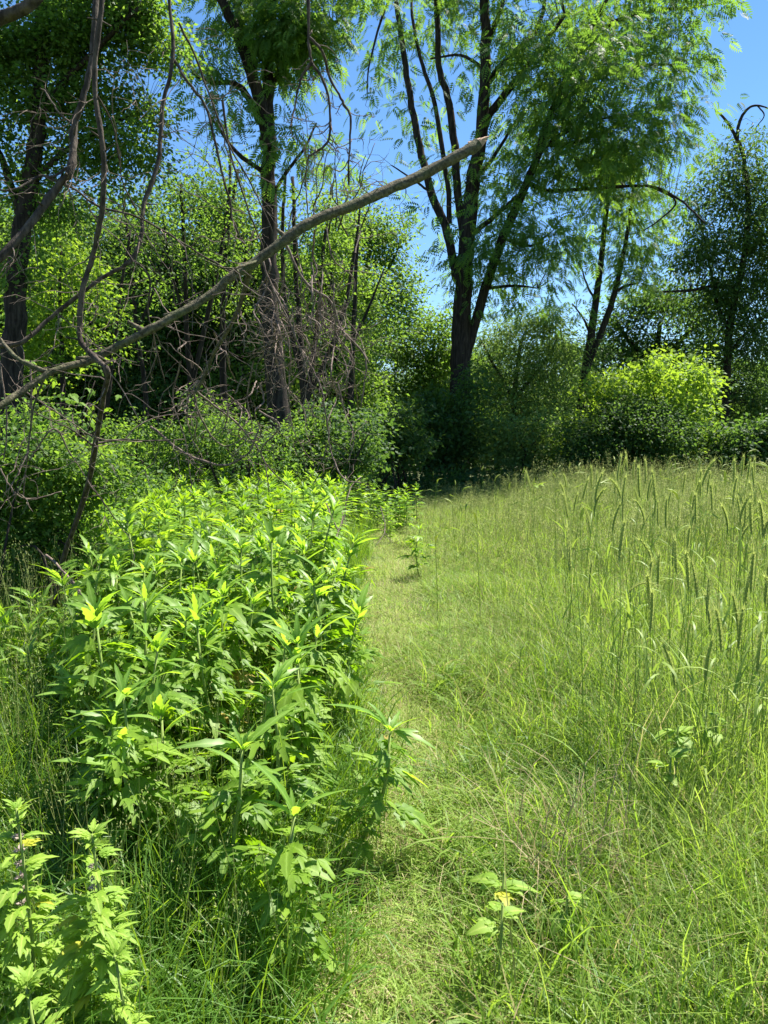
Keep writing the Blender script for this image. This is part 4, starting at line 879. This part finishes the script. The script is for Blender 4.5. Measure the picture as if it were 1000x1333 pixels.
# heads seen in the photo: (u, v of the head base, v of the top, bend, distance)
RH = [(845, 715, .9, 3.6, 'rye ear nodding over to the left, highest of the bent ears', PI), (770, 665, .5, 5.0, 'pale rye ear leaning left near the middle of the field', 2.6),
      (905, 662, .9, 4.2, 'rye ear arching over to the right above its neighbours', .3), (822, 745, 1.7, 3.3, 'rye ear bent right down in a hook', 0.2),
      (896, 700, .12, 4.0, 'straight upright rye ear at the top of the cluster', 0), (875, 710, .12, 4.2, 'straight rye ear just left of the tall upright one', 1), (913, 752, .3, 3.4, 'plump rye ear leaning left in the right cluster', 2.8),
      (843, 750, .12, 3.4, 'upright rye ear left of the bare stems', 0), (858, 740, .12, 3.5, 'upright rye ear between two taller stems', 1), (986, 745, .12, 3.1, 'thick upright rye ear next to the right edge', 0),
      (999, 760, .12, 3.0, 'rye ear cut by the right edge', 0), (966, 760, .3, 3.2, 'rye ear leaning right beside the thick upright ones', .3), (925, 800, .3, 3.0, 'rye ear leaning left below the plump one', 2.9),
      (936, 820, .3, 2.9, 'dark rye ear leaning right, low in the cluster', 2.9), (950, 815, .12, 3.0, 'short rye ear low in the right cluster', .5), (962, 800, .3, 3.0, 'rye ear crossing another low in the cluster', 2.8),
      (970, 600, .12, 6.0, 'tallest rye ear standing above the field line', 0), (914, 618, .12, 6.2, 'upright rye ear over the far field edge', 0), (918, 860, .3, 2.8, 'lowest rye ear, leaning right', .2),
      (870, 640, .3, 6.2, 'rye ear leaning right before the dark bush', .2), (888, 870, .5, 2.8, 'drooping rye ear low among the stems', 3), (985, 850, .12, 2.8, 'rye ear low by the right edge', 0), (765, 740, .12, 4.6, 'lone rye ear left of the main cluster', 0)]
for (u, v, b, Y, lb, az) in RH:
    p = P(u, v + 25, Y); rye(p[0], Y, p[2], b, az, lb, .175 if b < 1.5 else .15, 2, lean=(rng.normal() * .015, rng.normal() * .015))
lab = 'green rye stalk among its like in the right of the field'
for k in range(72):
    y = rng.uniform(2.5, 6.2); u = 1050 - (270 if y < 4.5 else 330) * rng.random() ** 1.2
    rye((u - 500) / F * y, y, rng.uniform(.95, 1.25) + (.12 if y > 3.5 else 0), rng.choice([.12, .12, .3, .5, .9]), rng.random() * 6.28, lab, rng.uniform(.13, .17), int(rng.integers(1, 4)), 'unremarkable rye stalks in the cluster')
def far_rye_mesh(bend):
    m = MB(); m.add(*tube([[0, 0, 0], [.01, 0, .6], [0, 0, 1.0]], [.003, .002], 3, cap=False))
    pts = [[0, 0, 1.0], [.04 * bend, 0, 1.05], [.11 * bend, 0, 1.09 - .02 * bend], [.2 * bend, 0, 1.13 - .06 * bend]]
    m.add(*tube(pts, [.004, .0095, .0095, .002], 5, .15), .6, 1)
    for q in range(2):
        z = rng.uniform(.4, .8); a = rng.random() * 6; V = np.array([[0, 0, z], [.10 * math.cos(a), .10 * math.sin(a), z + .07], [.11 * math.cos(a) + .008, .11 * math.sin(a), z + .06], [.22 * math.cos(a), .22 * math.sin(a), z]]); m.add(V, [[0, 1, 2], [1, 3, 2]])
    return m.mesh('far_rye', [M['rye'], M['rye_head']], False)
FR = [far_rye_mesh(b) for b in (.1, .2, .4, .6, 1.0, .15)]
for k in range(135):
    y = rng.uniform(6.0, 17.0); u = 1040 - 480 * rng.random() ** (3.0 if y < 12 else 1.8); s = rng.uniform(.8, 1.08) * np.interp(u, [560, 800, 1000], [.78, 1.0, 1.08])
    o = link('rye_stalk', FR[rng.integers(6)], None, ((u - 500) / F * y, y, 0)); o.scale = (1.15, 1.15, s * 1.08); o.rotation_euler = (rng.normal() * .08, rng.normal() * .08, rng.random() * 6.28)
    tag(o, 'distant thin rye stalk standing above the meadow grass', 'rye stalk', 'distant rye stalks')

# broad-leaved weeds in the grass
BW = [leaf_mesh('leaf', M['motherwort'], [(0, .8, .40), (.7, .5, .28), (-.7, .5, .28)], .15, rng.uniform(.2, .6), serr=.1) for k in range(3)]
def rosette(u, v, Y, n, L, label, up=.25):
    p = P(u, v, Y); t = thing('broadleaf_weed', label, 'plant', (p[0], Y, max(.0, p[2] - .12)), 0); t.location = (p[0], Y, 0)
    m = MB(); m.add(*tube([[0, 0, -.02], [.01, 0, p[2]]], [.006, .004], 5)); link('stem', m.mesh('stem', M['herb_stem'], True), t)
    for k in range(n):
        lf = link('leaf', BW[rng.integers(3)], t, (0, 0, p[2] * rng.uniform(.8, 1))); lf.rotation_mode = 'QUATERNION'; lf.rotation_quaternion = rotm(k * 6.28 / n + rng.normal() * .3, up + rng.normal() * .25, rng.normal() * .2).to_quaternion(); s = L * rng.uniform(.8, 1.15); lf.scale = (s, s, s)
rosette(652, 1135, 2.15, 4, .11, 'pale broad-leaved weed lying open in the near grass right of the path')
rosette(650, 1175, 2.0, 3, .09, 'smaller pale broad-leaved weed just below the open one')
rosette(735, 1160, 2.1, 3, .085, 'dull green broad-leaved weed beside the pale open weeds')
rosette(880, 945, 2.9, 5, .11, 'leafy weed at the foot of the rye cluster')
rosette(870, 985, 2.7, 4, .10, 'lower leafy weed in shade under the rye cluster')
rosette(930, 930, 3.0, 4, .10, 'leafy weed low among the rye stems by the right edge')
rosette(700, 630, 14, 4, .18, 'broad weed showing bright at the far field edge', .5)

# ------------------------------------------------------------------ grass patches
def blades(mb, n, rad, h0, h1, w, bend=1.2, lie=0.35, seg=4, mat=0, lean=None, gauss=True):
    r = rad * np.sqrt(rng.random(n)); a = rng.random(n) * 2 * PI; base = np.stack([r * np.cos(a), r * np.sin(a), np.full(n, -.03)], 1)
    L = rng.uniform(h0, h1, n); az = rng.random(n) * 2 * PI; el = PI / 2 - np.abs(rng.normal(0, lie, n)); el = np.maximum(el, .15)
    bd = np.abs(rng.normal(bend, bend * .5, n)); p = base.copy(); V = []
    side = np.stack([-np.sin(az + rng.normal(0, .6, n)), np.cos(az), np.zeros(n)], 1)
    ww = w * rng.uniform(.6, 1.3, n)
    dr = rng.normal(0, 1.3, n)
    for k in range(seg + 1):
        t = k / seg; wd = ww * (1 - t ** 1.8) * .5 + .0003
        V.append(p - side * wd[:, None]); V.append(p + side * wd[:, None])
        e = el - bd * t * (0.6 + t); a2 = az + dr * t; d = np.stack([np.cos(a2) * np.cos(e), np.sin(a2) * np.cos(e), np.sin(e)], 1); p = p + d * (L / seg)[:, None]
        p[:, 2] = np.maximum(p[:, 2], .01)
    V = np.stack(V, 1); nv = V.shape[1]; Fc = []
    for k in range(seg): q = 2 * k; Fc += [(q, q + 1, q + 3), (q, q + 3, q + 2)]
    Fc = np.array(Fc); f = Fc[None] + (np.arange(n) * nv)[:, None, None]
    mb.add(V.reshape(-1, 3), f.reshape(-1, 3), np.repeat(rng.random(n), nv), mat)
    return p
def panicles(mb, n, rad, h0, h1, nsp=16, spread=.045, hl=.13, mat=1, wd=.0011, sp=.010, lie=.12):
    for k in range(n):
        r = rad * math.sqrt(rng.random()); a = rng.random() * 2 * PI; b = np.array([r * math.cos(a), r * math.sin(a), 0]); h = rng.uniform(h0, h1)
        tz = rng.normal(0, lie, 2); top = b + np.array([tz[0] * h, tz[1] * h, h]); mid = (b + top) / 2 - np.array([tz[0], tz[1], 0]) * h * .12
        mb.add(*tube([b, mid, top], [wd, wd, wd * .6], 3, cap=False), rng.random(), mat)
        nod = np.array([tz[0], tz[1], 0]) / (np.linalg.norm(tz) + 1e-6) * .03
        t = rng.random(nsp); ax = top[None] + np.array([0, 0, 1])[None] * (t[:, None] - .65) * hl + nod[None] * (t[:, None] ** 2)
        off = rng.normal(size=(nsp, 3)) * np.array([1, 1, .3]) * spread * (1 - t[:, None] * .75) * .6; pos = ax + off
        fw = off * 6 + np.array([0, 0, .1]) + rng.normal(size=(nsp, 3)) * .15; fw[:, 2] += .3
        place(mb, *T_flat(.3), pos, frames(fw, rand_unit(nsp)), sp * rng.uniform(.7, 1.4, nsp), rng.random(nsp), mat)
MATS = [M['grass'], M['seed_grass'], M['dry_grass']]
def patch(kind):
    m = MB()
    if kind == 'meadow':
        blades(m, 400, .34, .18, .45, .0058, 1.8, .45); blades(m, 130, .34, .3, .65, .0050, 1.6, .32); blades(m, 45, .34, .2, .5, .003, 1.0, .5, mat=2); panicles(m, 16, .33, .40, .75)
        mats = MATS
    elif kind == 'tall':
        blades(m, 300, .32, .25, .7, .0060, 1.1, .22); blades(m, 160, .32, .5, .85, .005, .9, .16); blades(m, 40, .32, .3, .7, .003, 1.0, .35, mat=2); panicles(m, 10, .3, .5, .85)
        mats = MATS
    elif kind == 'far':
        blades(m, 240, .36, .2, .5, .009, 1.6, .4); blades(m, 70, .36, .35, .7, .007, 1.4, .25); blades(m, 30, .36, .3, .6, .005, 1.0, .5, mat=2); panicles(m, 26, .35, .45, .78, 12, .05, .15, sp=.018, wd=.0016)
        mats = MATS
    elif kind == 'near':
        blades(m, 230, .32, .12, .36, .0085, 1.9, .5, 5); blades(m, 170, .32, .2, .45, .0048, 1.9, .35, 6); blades(m, 40, .32, .3, .6, .0095, 1.7, .3, 6); blades(m, 50, .32, .15, .4, .003, 1.4, .7, mat=2); panicles(m, 9, .3, .3, .55, 12)
        mats = MATS
    elif kind == 'path':
        blades(m, 420, .32, .06, .20, .0056, 1.4, .8, 4); blades(m, 150, .32, .12, .30, .0032, 1.4, .8, 4); blades(m, 110, .32, .1, .28, .0026, .8, 1.1, mat=2, seg=3); panicles(m, 7, .3, .2, .38, 10, .03, .09)
        mats = [M['path_grass'], M['seed_grass'], M['dry_grass']]
    elif kind == 'lush':
        blades(m, 300, .32, .2, .5, .0065, 1.3, .3, 5); blades(m, 120, .32, .3, .65, .0055, 1.5, .25, 6); panicles(m, 10, .3, .4, .65, 12)
        mats = [M['lush_grass'], M['seed_grass'], M['dry_grass']]
    return m.mesh('patch_' + kind, mats, False)
PATCH = {k: [bpy.data.objects.new('patch_%s' % k, patch(k)) for _ in range(n)] for k, n in (('meadow', 6), ('tall', 4), ('near', 7), ('far', 6), ('path', 6), ('lush', 5))}
def scatter(name, label, kind, pts, sc, tilt=0.08):
    n = len(pts); me = bpy.data.meshes.new(name); me.vertices.add(n); me.vertices.foreach_set('co', np.asarray(pts, dtype=np.float32).ravel())
    rt = np.stack([rng.normal(0, tilt, n), rng.normal(0, tilt, n), rng.random(n) * 6.28], 1).astype(np.float32)
    a = me.attributes.new('rot', 'FLOAT_VECTOR', 'POINT'); a.data.foreach_set('vector', rt.ravel())
    a = me.attributes.new('scl', 'FLOAT_VECTOR', 'POINT'); a.data.foreach_set('vector', np.asarray(sc, dtype=np.float32).ravel())
    a = me.attributes.new('idx', 'INT', 'POINT'); a.data.foreach_set('value', rng.integers(0, len(PATCH[kind]), n).astype(np.int32))
    o = link(name, me); tag(o, label, kind='stuff')
    ng = bpy.data.node_groups.new(name, 'GeometryNodeTree'); ng.interface.new_socket('Geometry', in_out='INPUT', socket_type='NodeSocketGeometry'); ng.interface.new_socket('Geometry', in_out='OUTPUT', socket_type='NodeSocketGeometry')
    N, L = ng.nodes, ng.links; gi = N.new('NodeGroupInput'); go = N.new('NodeGroupOutput'); iop = N.new('GeometryNodeInstanceOnPoints'); jn = N.new('GeometryNodeJoinGeometry')
    for po in PATCH[kind]:
        oi = N.new('GeometryNodeObjectInfo'); oi.inputs['Object'].default_value = po; oi.inputs['As Instance'].default_value = True; L.new(oi.outputs['Geometry'], jn.inputs[0])
    def na(nm, dt):
        x = N.new('GeometryNodeInputNamedAttribute'); x.data_type = dt; x.inputs['Name'].default_value = nm; return x.outputs['Attribute']
    L.new(gi.outputs[0], iop.inputs['Points']); L.new(jn.outputs[0], iop.inputs['Instance']); iop.inputs['Pick Instance'].default_value = True
    L.new(na('idx', 'INT'), iop.inputs['Instance Index']); L.new(na('rot', 'FLOAT_VECTOR'), iop.inputs['Rotation']); L.new(na('scl', 'FLOAT_VECTOR'), iop.inputs['Scale'])
    L.new(iop.outputs[0], go.inputs[0])
    md = o.modifiers.new('scatter', 'NODES'); md.node_group = ng
    return o
def jitter_grid(x0, x1, y0, y1, st):
    xs = np.arange(x0, x1, st); ys = np.arange(y0, y1, st); X, Y = np.meshgrid(xs, ys); p = np.stack([X.ravel(), Y.ravel()], 1); return p + rng.uniform(-.45, .45, p.shape) * st
def ufun(p): return 500 + F * p[:, 0] / np.maximum(p[:, 1], .5)
# path centre / half width in photo pixels by distance
def path_l(y): return np.interp(y, [1.5, 2.0, 2.5, 3.0, 4.0, 5.5, 8, 13], [280, 315, 370, 415, 430, 430, 440, 470])
def path_r(y): return np.interp(y, [1.5, 2.0, 2.5, 3.0, 4.0, 5.5, 8, 13], [640, 645, 640, 620, 590, 572, 555, 545])
allp = np.vstack([jitter_grid(-6, 7, .4, 6, .24), jitter_grid(-17, 19, 6, 19.0, .36)])
u = ufun(allp); y = allp[:, 1]; vis = ((u > -420) & (u < 1500)) | (allp[:, 1] < 1.6)
wob = 18 * np.sin(allp[:, 1] * 2.1) + 12 * np.sin(allp[:, 0] * 5)
onp = (u > path_l(y)) & (u < path_r(y) + wob)
left = u <= path_l(y)
pp = allp[vis & onp]; sc = np.stack([np.full(len(pp), 1.0), np.full(len(pp), 1.0), rng.uniform(.38, .8, len(pp))], 1)
Z3 = lambda q: np.column_stack([q, ground_z(q[:, 0], q[:, 1])])
scatter('path_grass', 'short trodden grass of the path', 'path', Z3(pp), sc, .05)
fd = allp[vis & ~onp & ~left]; uf = ufun(fd); edge = np.clip((uf - path_r(fd[:, 1])) / 210, 0, 1)
nz = np.sin(fd[:, 0] * 2.3 + 1) * np.sin(fd[:, 1] * 1.7) 
near_k = np.interp(fd[:, 1], [1.3, 2.5, 4, 9, 18], [.66, .72, .85, .95, 1.15])
tall = (edge > .75) & (uf > 720) & (fd[:, 1] < 5.5) & (fd[:, 1] > 1.7)
nz = nz * .6 + .4 * np.sin(fd[:, 0] * 5.1 + 2) * np.sin(fd[:, 1] * 4.3 + 1)
hh = (.38 + .62 * edge) * (1 + .45 * nz) * near_k * rng.uniform(.85, 1.15, len(fd))
nr_ = ~tall & (fd[:, 1] < 4.3 + .5 * np.sin(fd[:, 0] * 3)); far_ = ~tall & (fd[:, 1] > 8.2 + .6 * np.sin(fd[:, 0] * 2)); md = ~tall & ~nr_ & ~far_
scatter('far_grass', 'seeding grass in the far half of the field', 'far', Z3(fd[far_]), np.stack([np.ones(far_.sum()), np.ones(far_.sum()), hh[far_] * rng.uniform(.85, 1.15, far_.sum())], 1), .12)
scatter('meadow_grass', 'mixed seeding meadow grass right of the path', 'meadow', Z3(fd[md]), np.stack([np.ones(md.sum()), np.ones(md.sum()), hh[md]], 1), .12)
scatter('near_grass', 'curling green grass in the near right of the field', 'near', Z3(fd[nr_]), np.stack([np.ones(nr_.sum()), np.ones(nr_.sum()), hh[nr_] * 1.35 * rng.uniform(.75, 1.3, nr_.sum())], 1), .15)
tmask = tall & (rng.random(len(fd)) < .55); umask = tall & ~tmask
scatter('tall_grass', 'taller upright grass among the rye', 'tall', Z3(fd[tmask]), np.stack([np.ones(tmask.sum()), np.ones(tmask.sum()), hh[tmask] * .95], 1), .06)
q_ = (~tall) & (uf > 640) & (fd[:, 1] < 3.4) & (rng.random(len(fd)) < .35); umask = umask | q_  # extra patches of the darker green deepen the shade here by colour
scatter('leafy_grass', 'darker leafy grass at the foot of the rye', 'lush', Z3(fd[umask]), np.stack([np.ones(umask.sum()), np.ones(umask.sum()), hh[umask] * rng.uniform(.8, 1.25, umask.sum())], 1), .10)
lf_ = allp[vis & left & (allp[:, 1] < 13)]; k_ = np.interp(lf_[:, 1], [1.2, 2, 3, 5], [.55, .75, .95, 1.1])
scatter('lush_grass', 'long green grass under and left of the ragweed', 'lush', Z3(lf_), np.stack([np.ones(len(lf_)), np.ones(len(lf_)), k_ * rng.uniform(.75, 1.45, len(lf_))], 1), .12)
# dry straw clump
m = MB(); blades(m, 90, .22, .25, .6, .003, 1.2, .8, 5); c = P(735, 1075, 2.5)
tag(link('dry_grass', m.mesh('dry_grass', M['dry_grass'], False), None, (c[0], 2.5, .18)), 'clump of dead straw-coloured grass right of the path', kind='stuff')
